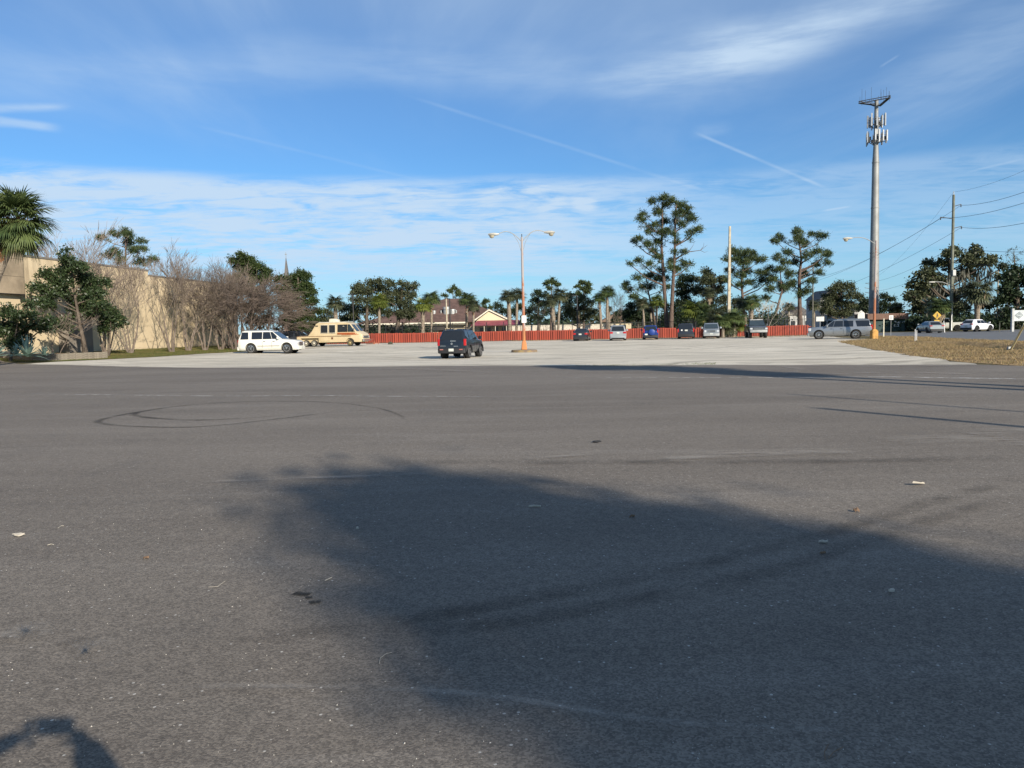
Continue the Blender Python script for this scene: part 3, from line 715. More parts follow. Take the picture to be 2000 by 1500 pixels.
a = MB(); a.rings([[(-.16, -.16, zi + 1.0), (.16, -.16, zi + 1.0), (.16, .16, zi + 1.0), (-.16, .16, zi + 1.0)]] * 1 + []) if 0 else None
cov = MB().rings([rrect(-.23, .23, -.23, .23, zi, .07), rrect(-.22, .22, -.22, .22, zi + .08, .07), rrect(-.17, .17, -.17, .17, zi + .52, .06), rrect(-.12, .12, -.12, .12, zi + .66, .05), rrect(-.09, .09, -.09, .09, zi + .70, .04)])
obj('base_cover', cov, M_rust, lp, 40)
pole = MB().tube([(0, 0, zi + .6), (tx * .2, 0, zt * .3), (tx * .35, 0, zt * .5), (tx * .8, 0, zt * .8), (tx, 0, zt)], [.125, .115, .105, .09, .075], 12)
obj('pole', pole, M_rust, lp, 40); obj('finial', MB().tube([(tx, 0, zt - .05), (tx, 0, zt + .22)], .03, 6), M_blackmetal, lp)
for px, py, dr in ((963, 458, -1), (1074, 454, 1)):
    q = at(px, py, D) - p; tip = (q.x - dr * .1 * 1, 0, q.z)
    j = Vector((tx, 0, zt - .35)); e = Vector((tip[0] - dr * .25, 0, tip[2] + .04))
    pts = [j + (e - j) * t + Vector((0, 0, 1)) * math.sin(t * math.pi) * .42 for t in np.linspace(0, 1, 9)]
    obj('arm', MB().tube(pts, .032, 6), M_galv, lp); j2 = Vector((tx * .95, 0, zt - 1.3)); mid = pts[3]
    obj('arm_brace', MB().tube([j2, j2.lerp(mid, .5) + Vector((-dr * .08, 0, .12)), mid], .018, 5), M_galv, lp)
    cobra(lp, (e.x, 0, e.z - .02), dr)
sg = bx('sign', lp, (0.02, -.14, 2.50), (.36, .02, .54), M_white)
isl = MB(); base = [];
for z, r in ((.0, 1.00), (.18, .98), (.20, .93)): base.append([Vector((r * math.cos(k * math.pi / 12) + .04 * math.sin(k * 2.2), r * .9 * math.sin(k * math.pi / 12), z)) for k in range(24)])
io = obj('concrete_island', isl.rings(base), simple('yellow_worn_concrete', (.25, .185, .085), .9, 0, .5, 2.2, .4, c2=(.15, .11, .085)), None, 40)
io.location = p + Vector((0, 0, -.02)); tag(io, 'low round concrete island with worn yellow paint under the double lamp post', 'concrete island')
# right-hand lamp post
D = 71; p = gxf(1707, D)
l2 = thing('single_lamp_post', 'rusty lamp post with one curved arm standing behind the grey SUV', 'lamp post', tuple(p))
cov2 = MB().rings([rrect(-.30, .30, -.30, .30, 0, .1), rrect(-.28, .28, -.28, .28, .75, .08), rrect(-.14, .14, -.14, .14, .9, .05)])
obj('base_cover', cov2, simple('yellow_rust', (.50, .27, .07), .8, 0, .4, 3), l2, 40)
zt = at(1712, 470, D).z; tx = (at(1712, 470, D).x - p.x) * .6
obj('pole', MB().tube([(0, 0, .85), (tx, 0, zt)], [.125, .075], 12), M_rust, l2, 40)
q = at(1662, 465, D) - p; j = Vector((tx, 0, zt - .35)); e = Vector((q.x, 0, q.z))
pts = [j + (e - j) * t + Vector((0, 0, 1)) * math.sin(t * math.pi) * .30 for t in np.linspace(0, 1, 9)]
obj('arm', MB().tube(pts, .035, 6), M_galv, l2); cobra(l2, (e.x, 0, e.z - .02), -1)

# cell tower
D = 140; p = gxf(1706, D); tp = at(1711.5, 195, D); H = tp.z
ct = thing('cell_tower', 'tall grey monopole cell tower with antenna racks and triangular top platform', 'tower', tuple(p))
lx = (tp.x - p.x) * .5
def cxz(z): return lx * z / H
M_tow = simple('tower_steel', (.26, .265, .255), .6, .25, .22, .6)
zs = [0, 6, 6.05, 14, 14.05, 22, 22.05, 30, 30.05, H - 8, H]; rs = [.88, .84, .83, .76, .75, .67, .66, .58, .57, .42, .31]
obj('mast', MB().tube([(cxz(z), 0, z) for z in zs], rs, 18), M_tow, ct, 50)
for z, r in ((6, .87), (14, .80), (22, .71), (30, .62)): obj('flange', MB().lathe([(r, z - .1), (r, z + .1)], (cxz(z), 0, 0), 'Z', 18), M_tow, ct)
M_rack = simple('rack_steel', (.10, .105, .11), .6, .3); M_ant = simple('antenna_panel', (.40, .42, .43), .5)
hp = at(1711, 200, D).z
tri = [Vector((cxz(hp) + 3.0 * math.cos(R(a)), 3.0 * math.sin(R(a)), hp)) for a in (172, 52, 292)]
for i in range(3):
    a, b = tri[i], tri[(i + 1) % 3]; t = MB(); t.tube([a, b], .09, 6); t.tube([a + Vector((0, 0, .35)), b + Vector((0, 0, .35))], .07, 6)
    for k in range(9): t.tube([a.lerp(b, k / 8), a.lerp(b, (k + .5) / 8 if k < 8 else 1) + Vector((0, 0, .35))], .035, 4)
    t.poly([a, b, b.lerp(Vector((cxz(hp), 0, hp)), .25), a.lerp(Vector((cxz(hp), 0, hp)), .25)], (0, 0, .05))
    obj('platform_side', t, M_rack, ct); obj('platform_strut', MB().tube([a.lerp(b, .5), Vector((cxz(hp - .8), 0, hp - .8))], .07, 5), M_rack, ct)
for i in range(3):
    for t_ in (.05, .3, .6, .9):
        q = tri[i].lerp(tri[(i + 1) % 3], t_); hh = random.choice((1.2, 1.8, 2.4)); obj('whip_antenna', MB().tube([q + Vector((0, 0, -.5 if t_ > .8 else 0)), q + Vector((0, 0, hh))], .022, 4), M_rack, ct)
for zc, rad, npan, ph in ((at(1711, 238, D).z, 1.3, 9, 12), (at(1710, 270, D).z, 1.7, 12, 40)):
    rk = MB()
    for s_ in range(3):
        c0 = R(ph + 120 * s_ - 42); c1 = R(ph + 120 * s_ + 42); A = Vector((cxz(zc) + rad * math.cos(c0), rad * math.sin(c0), zc)); B_ = Vector((cxz(zc) + rad * math.cos(c1), rad * math.sin(c1), zc))
        for dzz in (-.55, .35): rk.tube([A + Vector((0, 0, dzz)), B_ + Vector((0, 0, dzz))], .06, 5)
        m_ = A.lerp(B_, .5); rk.tube([m_ + Vector((0, 0, -.55)), (cxz(zc), 0, zc - 1.4)], .07, 5); rk.tube([m_ + Vector((0, 0, -.55)), (cxz(zc), 0, zc - .3)], .07, 5)
        k = npan // 3
        for j in range(k):
            q = A.lerp(B_, j / (k - 1)); ang = R(ph + 120 * s_); o2 = Vector((math.cos(ang), math.sin(ang), 0)) * .2
            obj('panel_antenna', MB().box((q.x + o2.x, q.y + o2.y, zc + random.uniform(-.05, .35)), (.15, .24, random.choice((1.9, 2.2, 1.6))), rz=ang), M_ant, ct)
            rk.tube([q + Vector((0, 0, -.9)), q + Vector((0, 0, 1.1))], .04, 5)
            if j % 2: rk.box((q.x - o2.x, q.y - o2.y, zc - .2), (.3, .35, .6), rz=ang)
    obj('antenna_rack', rk, M_rack, ct)

# utility poles and wires
D = 112; p = gxf(1857, D); zt = at(1857, 375, D).z
up = thing('utility_pole', 'tall grey wooden utility pole with short crossarms across the road', 'utility pole', tuple(p))
obj('pole', MB().tube([(0, 0, 0), (0, 0, zt - .4)], [.24, .17], 10), simple('grey_green_pole', (.17, .18, .14), .9, 0, .3, 1), up, 40)
obj('pole_tip', MB().tube([(0, 0, zt - .4), (0, 0, zt + .1)], .05, 6), M_galv, up)
arms = {}
for k, (px, py, s_) in enumerate(((1877, 399, 1), (1837, 424, -1), (1878, 442, 1))):
    e = at(px, py, D); z = e.z; ex = e.x - p.x; arms[k] = Vector((e.x, D, z - .15))
    obj('crossarm', MB().tube([(s_ * .15, 0, z - .25), (ex, 0, z)], .06, 6), M_rack, up)
    obj('insulator', MB().lathe([(.05, -.4), (.09, -.3), (.05, -.2), (.09, -.1), (.04, 0)], (ex, 0, z), 'Z', 8), M_rack, up)
bx('transformer_box', up, (.12, -.28, at(1860, 533, D).z), (.42, .3, .8), M_galv)
bx('pole_guard', up, (-.06, -.27, 1.9), (.14, .1, 3.6), M_white)
q = at(1822, 551, D) - p; jz = at(1857, 558, D).z
la = obj('lamp_arm', MB().tube([(0, 0, jz), (q.x * .5, 0, jz + .55), (q.x, 0, q.z + .05)], .05, 6), M_galv, up)
obj('lamp_head', MB().rings([[Vector((q.x + x, w_ * math.cos(R(a)), q.z + .1 * math.sin(R(a)))) for a in range(0, 360, 45)] for x, w_ in ((.3, .05), (0, .16), (-.4, .14), (-.55, .04))]), M_lamphead, up, 50)
M_wire = simple('power_cable', (.03, .03, .032), .7)
def wire(a, b, sag, label, r=.022):
    a, b = Vector(a), Vector(b); o = (a + b) / 2
    pts = [a.lerp(b, t) - Vector((0, 0, 4 * sag * t * (1 - t))) for t in np.linspace(0, 1, 20)]
    w_ = obj('power_line', MB().tube([q - a for q in pts], r, 4), M_wire); w_.location = a
    tag(w_, label, 'power line')
topp = Vector((p.x, D, zt))
wire(arms[0], at(2140, 315, 60), .8, 'power line running right from the upper right crossarm of the utility pole')
wire(arms[1], at(2140, 345, 60), .8, 'power line running right from the left crossarm of the utility pole')
wire(arms[2], at(2140, 395, 60), .8, 'power line running right from the lower crossarm of the utility pole')
wire(topp, at(2140, 262, 60), .8, 'thin line running right from the very top of the utility pole', .012)
D2 = 190; p2 = gxf(1700, D2)
u2 = thing('utility_pole', 'small far utility pole just left of the cell tower base', 'utility pole', tuple(p2)); z2 = at(1699, 548, D2).z
obj('pole', MB().tube([(0, 0, 0), (0, 0, z2)], [.22, .15], 8), M_woodpole, u2, 40)
far = []
for px, py in ((1690, 553), (1689, 562), (1690, 571)):
    e = at(px, py, D2); far.append(e); obj('crossarm', MB().tube([(-.1, 0, e.z - .3), (e.x - p2.x, 0, e.z)], .06, 5), M_rack, u2)
wire(topp, (p2.x, D2, z2), 1.5, 'faint line from the utility pole top down to the far pole', .014)
wire(arms[0], at(1560, 558, 195), 1.6, 'upper power line sloping left from the utility pole past the cell tower')
wire(arms[1], at(1568, 548, 195), 1.6, 'power line sloping left from the left crossarm, just below the upper one')
wire(arms[2], at(1560, 584, 195), 1.6, 'lowest of the three heavy lines sloping left from the utility pole')
pa = Vector((p.x, D, at(1857, 482, D).z)); pb = Vector((p.x, D, at(1857, 512, D).z))
wire(pa, far[0], 1.0, 'communication cable from mid utility pole to the top arm of the far pole', .02)
wire(pb, far[2], 1.0, 'communication cable from mid utility pole to the low arm of the far pole', .02)
wire(pa, at(2100, 486, 75), .5, 'cable running right from below the crossarms across the oak', .02)
wire(pb, at(2100, 505, 75), .5, 'second cable running right across the mossy oak', .02)
wire((p.x, D, at(1857, 588, D).z), at(1500, 600, 190), 1.0, 'low cable crossing behind the cell tower base', .018)

D = 98; p = gxf(1423, D); zt = at(1425.5, 442, D).z
cp = thing('bare_concrete_pole', 'tall square tan concrete pole without arms rising from the palmetto clump', 'pole', tuple(p))
obj('shaft', MB().rings([rrect(-.22, .22, -.22, .22, 0, .03, 1), rrect(.03, .27, -.12, .12, zt, .03, 1)]), M_concpole, cp)
for k in range(3): obj('step_bolt', MB().tube([(.0, -.3, 3.5 + k * 2.4), (.0, .0, 3.5 + k * 2.4)], .03, 5), M_blackmetal, cp)
def simple_pole(px, ytop, D, r, mat, label, nm='pole', cat='pole', lamp=False):
    p = gxf(px, D); z = at(px, ytop, D).z; t = thing(nm, label, cat, tuple(p)); obj('shaft', MB().tube([(0, 0, 0), (0, 0, z)], [r, r * .75], 8), mat, t, 40)
    obj('base_plate', MB().box((0, 0, .04), (r * 4, r * 4, .08)), mat, t)
    if lamp: obj('lamp_head', MB().box((-.3, 0, z + .04), (.8, .3, .12)), mat, t); obj('cap', MB().lathe([(r, 0), (r * .3, .1)], (0, 0, z), 'Z', 8), mat, t)
    return t
simple_pole(873.5, 582, 122, .15, M_concpole, 'tan pole in front of the brown roof, beside a black pole')
simple_pole(880, 584, 120, .12, M_blackmetal, 'black light pole in front of the brown roof', 'light_pole', 'light pole', True)
simple_pole(1128, 578, 118, .12, M_blackmetal, 'black light pole behind the dark sedan', 'light_pole', 'light pole', True)
simple_pole(692, 575, 120, .10, M_blackmetal, 'black light pole at the left edge of the live oak', 'light_pole', 'light pole', True)
simple_pole(1587, 520, 120, .12, M_woodpole, 'thin wooden pole standing against the right-hand pine', 'utility_pole', 'pole')
simple_pole(1947, 520, 128, .12, M_concpole, 'short pale pole beside the dark trees on the right', 'utility_pole', 'pole')

# signs
def sign(px, ytop, ybot, D, wpx, shape, mat, label, post=.03, cat='sign', h=None):
    p = gxf(px, D); z1 = at(px, ytop, D).z; z0 = at(px, ybot, D).z; w_ = wpx * D / F; t = thing('road_sign', label, cat, tuple(p)); zc = (z0 + z1) / 2; hh = (z1 - z0) / 2
    obj('post', MB().tube([(0, .03, 0), (0, .03, z1 - .05)], post, 6), M_galv, t)
    if shape == 'rect': pts = [(-w_ / 2, -hh), (w_ / 2, -hh), (w_ / 2, hh), (-w_ / 2, hh)]
    elif shape == 'oct': pts = [(w_ / 2 * math.cos(R(22.5 + 45 * k)) * 1.08, hh * math.sin(R(22.5 + 45 * k)) * 1.08) for k in range(8)]
    elif shape == 'pent': pts = [(-w_ / 2, -hh), (w_ / 2, -hh), (w_ / 2, hh * .35), (0, hh), (-w_ / 2, hh * .35)]
    else: pts = [(0, -hh), (w_ / 2, 0), (0, hh), (-w_ / 2, 0)]
    pl = obj('panel', MB().poly([(x, 0, zc + z) for x, z in pts], (0, -.02, 0)), mat, t); return t, zc, w_, hh
M_signback = simple('sign_back', (.50, .50, .47), .6, .2, .2, 2)
M_yel = simple('sign_yellow', (.50, .30, .02), .6)
sign(1601.5, 618.5, 627.5, 100, 15.5, 'rect', M_signback, 'blank pale back of a wide sign behind the grey SUV hood', .035)
sign(1681.5, 606, 623, 90, 13.5, 'pent', M_signback, 'blank five-sided back of a school crossing sign above the grey SUV', .035)
t, zc, w_, hh = sign(1740, 616, 624.5, 86, 8, 'rect', M_white, 'small white notice sign on thin post by the roadside', .022)
for k in range(3): bx('text_line', t, (0, -.024, zc + hh * .5 - k * hh * .5), (w_ * .66, .004, hh * .2), M_blackmetal)
t, zc, w_, hh = sign(1829.5, 608, 624, 108, 17, 'dia', M_yel, 'yellow diamond pedestrian warning sign in front of palms, over a small plaque', .035)
yp = bx('plaque', t, (0, -.0, zc - hh - .22), (.75, .02, .35), M_yel)
fig = MB(); fig.lathe([(.001, -.01), (.06, -.008), (.06, .008), (.001, .01)], (.02, -.032, zc + .26), 'Y', 10)
for pp in ([(-.02, .18), (.08, .18), (.1, -.02), (-.04, -.02)], [(-.03, -.02), (.04, -.02), (-.06, -.32), (-.13, -.3)], [(.03, -.02), (.1, -.02), (.17, -.3), (.10, -.33)], [(.08, .15), (.2, .02), (.17, -.02), (.06, .08)], [(-.02, .15), (-.14, .03), (-.11, -.01), (0, .08)]):
    fig.poly([(x, -.024, zc + z) for x, z in pp], (0, -.012, 0))
obj('walking_figure', fig, M_blackmetal, t)
# business sign far right
D = 97; p = gxf(1977, D)
bs = thing('business_sign', 'white two-post business sign with a grey diamond emblem at the right edge', 'sign', tuple(p), 0)
bx('post', bs, (0, 0, 1.4), (.28, .28, 3.0), simple('grey_white_post', (.42, .43, .42), .7)); bx('post', bs, (3.6, 0, 1.4), (.28, .28, 3.0), MATS['grey_white_post'])
bx('board', bs, (1.8, 0, 2.0), (3.3, .14, 1.35), simple('faded_sign', (.50, .54, .54), .6))
for s_, m_ in ((.46, simple('sign_grey', (.16, .19, .20), .6)), (.34, MATS['faded_sign']), (.28, MATS['sign_grey'])):
    obj('emblem', MB().poly([(.75, -.075, 2.05 - s_), (.75 + s_ * 1.15, -.075, 2.05), (.75, -.075, 2.05 + s_), (.75 - s_ * 1.15, -.075, 2.05)], (0, -.01 - (.46 - s_) * .1, 0)), m_, bs)
bx('emblem_band', bs, (.75, -.105, 2.05), (.5, .012, .12), MATS['faded_sign'])
for k, wd in enumerate((1.3, 1.5, 1.1)): bx('text_line', bs, (2.3, -.075, 2.38 - k * .33), (wd, .012, .1), MATS['sign_grey'])
# guy wire with its pale guard, leaning up to the right
g0_ = G(1973, 683.5); gdir = at(2000, 635, g0_.y - 2.2) - g0_
gw = thing('guy_wire', 'pale yellow guy wire guard leaning out of the dry grass at the right edge', 'guy wire', tuple(g0_))
obj('guard', MB().tube([(0, 0, -.05), tuple(gdir * 1.05)], .055, 8), simple('pale_yellow_plastic', (.60, .56, .36), .5), gw)
obj('cable', MB().tube([tuple(gdir * 1.0), tuple(gdir * 6)], .012, 5), M_wire, gw); bx('anchor', gw, (-.03, 0, .02), (.2, .14, .3), M_galv)
# markers and small posts on the verge
def stake(px, D, ytop, mat, label, r=.05, lean=0.0, nm='marker_post'):
    p = gxf(px, D); z = at(px, ytop, D).z - p.z; t = thing(nm, label, 'post', tuple(p)); obj('shaft', MB().tube([(0, 0, -.1), (lean * z, 0, z)], r, 8), mat, t); obj('cap', MB().lathe([(r * 1.15, -.02), (r * .8, .04)], (lean * z, 0, z), 'Z', 8), mat, t)
    return t
stake(1725.5, 79, 623, simple('cream_plastic', (.66, .62, .48), .6), 'slim cream marker post beside the road, right of the lamp post', .07)
stake(1787, 61, 644, M_white, 'pair-like thin white stake standing in the dry grass', .03); stake(1790, 61.2, 646, M_white, 'short thin white stake just right of a taller one in the grass', .03)
stake(1845, 100, 628, M_white, 'leaning white post beside the utility pole base', .06, -.10)
stake(1952, 92, 631, M_woodpole, 'thin dark post right of the white crossover', .04)

# left planting bed edged with stacked timbers
bed = thing('timber_edging', 'weathered grey landscape timbers stacked as the edge of the agave bed', 'garden edging', tuple(G(0, 706)), 0)
p_a = G(-60, 705); p_b = G(111, 704.5); d_ = p_b - p_a; ang = math.atan2(d_.y, d_.x); bed.location = p_a; bed.rotation_euler = (0, 0, ang); nT = 4
me_t = MB().rings([[Vector((x, math.copysign(.085, math.cos(a)) if abs(math.cos(a)) > .5 else .05 * math.cos(a) * 2, .09 * math.sin(a) + .09)) for a in np.linspace(0, 2 * math.pi, 9)[:-1]] for x in (0, d_.length / nT - .03)]).mesh('timber', M_wood)
for lay in range(3):
    for k in range(nT):
        o = link('timber', me_t, bed); o.location = (k * d_.length / nT + (.35 if lay == 1 else 0) * 0 + random.uniform(0, .02), lay * .05, lay * .165 - .02); o.rotation_euler = (0, 0, random.uniform(-.008, .008))
me_t2 = MB().box((0, 2.0, .07), (.17, 4.0, .16)).mesh('timber', M_wood)
for lay in range(3): link('timber', me_t2, bed).location = (d_.length - .05, 0.05, lay * .165)
ml = [tuple((p_a + Vector((0, .15, 0))).xy), tuple((p_b + Vector((-.1, .15, 0))).xy), tuple((p_b + Vector((-.2, 4.2, 0))).xy), (-47, 60)]
sheet('mulch_bed', ml, ground_mat('mulch', (.26, .12, .06), (.17, .09, .05), (.10, .065, .04), .8, 8), .42, step=None, flat=True)

# small debris
def blob(name, loc, d, mat, label, cat, n=9, thick=.012, kind=None):
    pts = [(d[0] / 2 * math.cos(2 * math.pi * k / n) * random.uniform(.6, 1.1), d[1] / 2 * math.sin(2 * math.pi * k / n) * random.uniform(.6, 1.1), random.uniform(0, d[2])) for k in range(n)]
    o = obj(name, MB().poly(pts, (0, 0, thick)), mat); o.location = loc; return tag(o, label, cat)
M_dleaf = simple('dead_leaf', (.44, .40, .33), .8); M_dl2 = simple('brown_leaf', (.16, .10, .06), .8)
for px, py, d, mt_, lab in ((1793, 950, (.17, .055, .03), M_dleaf, 'pale crumpled leaf on sunlit asphalt, largest on the right'), (1608, 1064, (.09, .035, .02), M_dleaf, 'small pale leaf just inside the shadow edge'),
                            (1741, 1162, (.05, .02, .015), M_dleaf, 'tiny pale leaf in the shaded asphalt at right'), (1672, 1003, (.06, .03, .03), M_dl2, 'small dark pebble-like leaf on sunlit asphalt at right'),
                            (1235, 1014, (.05, .03, .02), M_dl2, 'small brown leaf within the big tree shadow'), (286, 1095, (.05, .02, .012), M_dl2, 'small brown leaf on the left half of the asphalt'),
                            (37, 1051, (.12, .04, .02), M_dleaf, 'frayed pale leaf near the left edge'), (698, 1037, (.02, .02, .012), M_dleaf, 'tiny pale chip at the left rim of the tree shadow'), (1607, 1086, (.05, .02, .01), M_dl2, 'dark sliver of leaf near the small pale leaf'),
                            (1045, 993, (.12, .015, .008), M_dleaf, 'thin pale leaf at the upper middle of the tree shadow')):
    blob('fallen_leaf', G(px, py) + Vector((0, 0, .013)), d, mt_, lab, 'leaf').rotation_euler = (0, 0, random.uniform(-.3, .3))
cp_ = thing('bottle_cap_ring', 'small dark ring-like scrap lying on the asphalt in the middle distance', 'litter', tuple(G(1166, 866) + Vector((0, 0, .015))))
obj('ring', MB().tube([(.055 * math.cos(a), .045 * math.sin(a), .012) for a in np.linspace(0, 5.0, 12)], .009, 5), M_blackmetal, cp_)
def twig(pix, r, lab, mat=M_dleaf):
    P_ = [G(*q) + Vector((0, 0, .018)) for q in pix]; o = obj('twig', MB().tube([q - P_[0] for q in P_], r, 5), mat); o.location = P_[0]; tag(o, lab, 'twig')
twig([(635, 1139), (648, 1133)], .003, 'short straight white twig near the oil spots')
twig([(741, 1303), (743, 1292), (755, 1283), (766, 1281)], .0012, 'thin curved straw near the shadow edge')
twig([(93, 1069), (100, 1067), (105, 1068)], .003, 'short pale twig on the asphalt at left'); twig([(114, 1035), (120, 1031), (125, 1031)], .0025, 'tiny pale twig near the left edge')
twig([(407, 1152), (425, 1151), (440, 1140)], .0012, 'thin straw on the open asphalt at left'); twig([(1612, 1494), (1610, 1478), (1618, 1462)], .0016, 'thin reddish twig standing out at the bottom right', M_dl2)
twig([(1618, 1490), (1628, 1478), (1646, 1468)], .0016, 'second reddish twig crossing at the bottom right', M_dl2)
# pebbles and chips (nobody could count them)
n = 1800; u_ = rng.random(n); yy = 2.6 + 12 * u_ ** 1.6; xx = rng.uniform(-.72, .72, n) * (yy + 1); sz = rng.uniform(.0014, .0042, n)
dirs = [np.array(v) for v in ((1, 0, -.3), (-.5, .87, -.3), (-.5, -.87, -.3), (0, 0, .8))]
ctr = np.stack([xx, yy, np.full(n, .0135) + sz * .2], 1); Vp = np.stack([ctr + (d + rng.normal(size=(n, 3)) * .25) * sz[:, None] for d in dirs], 1).reshape(-1, 3)
fc = np.array([[0, 1, 3], [1, 2, 3], [2, 0, 3]])[None] + (np.arange(n) * 4)[:, None, None]
me = bpy.data.meshes.new('loose_chips'); me.from_pydata(Vp.tolist(), [], fc.reshape(-1, 3).tolist()); me.materials.append(simple('chip_stone', (.48, .46, .42), .8, 0, .5, 60))
tag(link('loose_chips', me), 'tiny pale stone chips scattered on the near asphalt', 'gravel', kind='stuff')

# ------------------------------------------------------------------ vehicles (x forward, y left)
def boolean_cut(me, cutters):
    o = bpy.data.objects.new('tmp', me); col.objects.link(o); tmp = [o]
    for c in cutters:
        co = bpy.data.objects.new('tmpc', c); col.objects.link(co); tmp.append(co)
        md = o.modifiers.new('b', 'BOOLEAN'); md.operation = 'DIFFERENCE'; md.object = co; md.solver = 'EXACT'
    dg = bpy.context.evaluated_depsgraph_get(); dg.update(); r = bpy.data.meshes.new_from_object(o.evaluated_get(dg))
    for q in tmp: bpy.data.objects.remove(q)
    return r
def make_wheel(parent, x, y, r, side, mat_rim, spokes=6, wd=.25, dish=False):
    t = MB().lathe([(r * .62, -wd / 2), (r * .93, -wd / 2), (r, -wd * .32), (r, wd * .32), (r * .93, wd / 2), (r * .62, wd / 2)], (0, 0, 0), 'Y', 22)
    ty = obj('wheel', t, M_tyre, parent, 40); ty.location = (x, y, r)
    rm = MB(); s = side; f = wd / 2
    rm.lathe([(r * .66, s * (f - .05)), (r * .67, s * (f + .004)), (r * .60, s * (f + .006)), (r * .57, s * (f - .04))], (0, 0, 0), 'Y', 20)
    if dish: rm.lathe([(r * .62, s * (f - .06)), (r * .45, s * (f - .02)), (r * .22, s * (f + .03)), (r * .1, s * (f + .04))], (0, 0, 0), 'Y', 16)
    else:
        for k in range(spokes):
            a = 2 * math.pi * k / spokes; c, sn = math.cos(a), math.sin(a); h = r * .085; L_ = r * .60
            q = [(-sn * h * 1.1 + c * .0, c * h * 1.1), (c * L_ - sn * h * .8 * 1.4, sn * L_ + c * h * .8 * 1.4), (c * L_ + sn * h * .8 * 1.4, sn * L_ - c * h * .8 * 1.4), (sn * h * 1.1, -c * h * 1.1)]
            rm.poly([(u, s * (f - .035), v) for u, v in q], (0, s * .035, 0))
        rm.lathe([(r * .16, s * (f - .03)), (r * .15, s * (f + .012))], (0, 0, 0), 'Y', 10)
    obj('rim', rm, mat_rim, ty, 40)
    return ty
def car(name, label, loc, heading, P, L, W, H, r, axf, axr, z0, prof, gh, zb, wins, cat='SUV', rim=None, spokes=6, rails=None, clad=False, front='dark', rear='suv',
        grille=None, lamps_f=None, lamps_r=None, plate_r=None, plate_f=None, spare=None, group=None, mirror=True, stripe=None, nobool=False, bumper=None, screen=None, ghcol=None):
    """prof: (x, ztop, halfwidth factor) rear to front; gh: (xr_base, xf_base, xr_top, xf_top, top halfwidth factor); wins: list of (s0,s1) along side glass at belt / top"""
    root = thing(name, label, cat, loc, R(heading), group); hw = W / 2
    rings = []
    for x, zt_, wf in prof:
        w_ = hw * wf; zm = z0 + (zt_ - z0) * .5
        half = [(0, z0), (w_ * .86, z0), (w_ * .955, z0 + .10), (w_, z0 + .26), (w_, zm + .05), (w_ * .985, zt_ - .16), (w_ * .955, zt_ - .05), (w_ * .88, zt_ - .005), (w_ * .5, zt_ + .025), (0, zt_ + .03)]
        rings.append([Vector((x, y, z)) for y, z in half] + [Vector((x, -y, z)) for y, z in half[1:-1][::-1]])
    bmesh_ = MB().rings(rings).mesh('body', P)
    cut = []
    for ax in (axf, axr):
        for s in (-1, 1):
            cut.append(MB().lathe([(r * 1.20, s * (hw - .34)), (r * 1.20, s * (hw + .3))], (ax, 0, r * 1.02), 'Y', 24).mesh('c'))
    me = bmesh_ if nobool else boolean_cut(bmesh_, cut)
    me.polygons.foreach_set('use_smooth', [True] * len(me.polygons)); me.set_sharp_from_angle(angle=R(32)); me.name = 'body'
    link('body', me, root)
    for ax in (axf, axr):
        for s in (-1, 1):
            liner = MB().lathe([(r * 1.19, s * (hw - .335)), (r * 1.19, s * (hw - .30)), (.02, s * (hw - .29))], (ax, 0, r * 1.02), 'Y', 20)
            obj('wheel_arch', liner, M_under, root)
            if clad:
                pts = [(ax + r * 1.24 * math.cos(a), s * (hw + .005), r * 1.02 + r * 1.24 * math.sin(a)) for a in np.linspace(-.15, math.pi + .15, 14)]
                obj('wheel_arch_trim', MB().tube(pts, .045, 5), M_black if clad is True else clad, root, 50)
    obj('underbody', MB().box(((axf + axr) / 2, 0, z0 + .03), (L * .86, W * .7, .16)), M_under, root)
    # greenhouse
    xr0, xf0, xr1, xf1, tw = gh; w0 = hw * .93; w1 = hw * tw
    G0 = zb - .06; T0 = H - .10
    def ring(z, a, b, w_, rr): return rrect(a, b, -w_, w_, z, rr, 3)
    lerp = lambda a, b, t: a + (b - a) * t
    roof = MB().rings([ring(G0, xr0, xf0, w0, .10), ring(lerp(G0, T0, .5), lerp(xr0, xr1, .5), lerp(xf0, xf1, .5), lerp(w0, w1, .5) + .012, .12), ring(T0, xr1, xf1, w1, .14), ring(H - .035, xr1 + .05, xf1 - .12, w1 - .07, .14), ring(H, xr1 + .22, xf1 - .42, w1 - .25, .14)])
    obj('cabin', roof, ghcol or P, root, 38)
    def side(xb, t, s): return Vector((0, 0, 0))
    zl, zh_ = zb + .0, T0 - .035
    tl, th = (zl - G0) / (T0 - G0), (zh_ - G0) / (T0 - G0)
    def swid(t): return lerp(w0, w1, t) + .012 * math.sin(math.pi * t)
    for s in (-1, 1):
        for q in wins:      # (x0 base, x1 base, x1 top, x0 top)
            xb0, xb1, xt1, xt0 = q[:4]
            pts = [(xb0, s * (swid(tl)) , zl), (xb1, s * swid(tl), zl), (lerp(xb1, xt1, .5), s * swid((tl + th) / 2), (zl + zh_) / 2), (xt1, s * swid(th), zh_), (xt0, s * swid(th), zh_), (lerp(xb0, xt0, .5), s * swid((tl + th) / 2), (zl + zh_) / 2)]
            obj('side_window', MB().poly(pts, (0, s * .012, 0)), M_glass, root)
    def endglass(nm, xb_, xt_, sg, mat, ins=.13, lo=.0):
        k0, k1 = tl + lo, th + .02
        x_ = lambda k: lerp(xb_, xt_, k); a = swid(k0) - ins; b = swid(k1) - ins
        z_ = lambda k: lerp(G0, T0, k)
        obj(nm, MB().poly([(x_(k0), -a, z_(k0)), (x_(k0), a, z_(k0)), (x_(k1), b, z_(k1)), (x_(k1), -b, z_(k1))], (sg * .014, 0, .004)), mat, root)
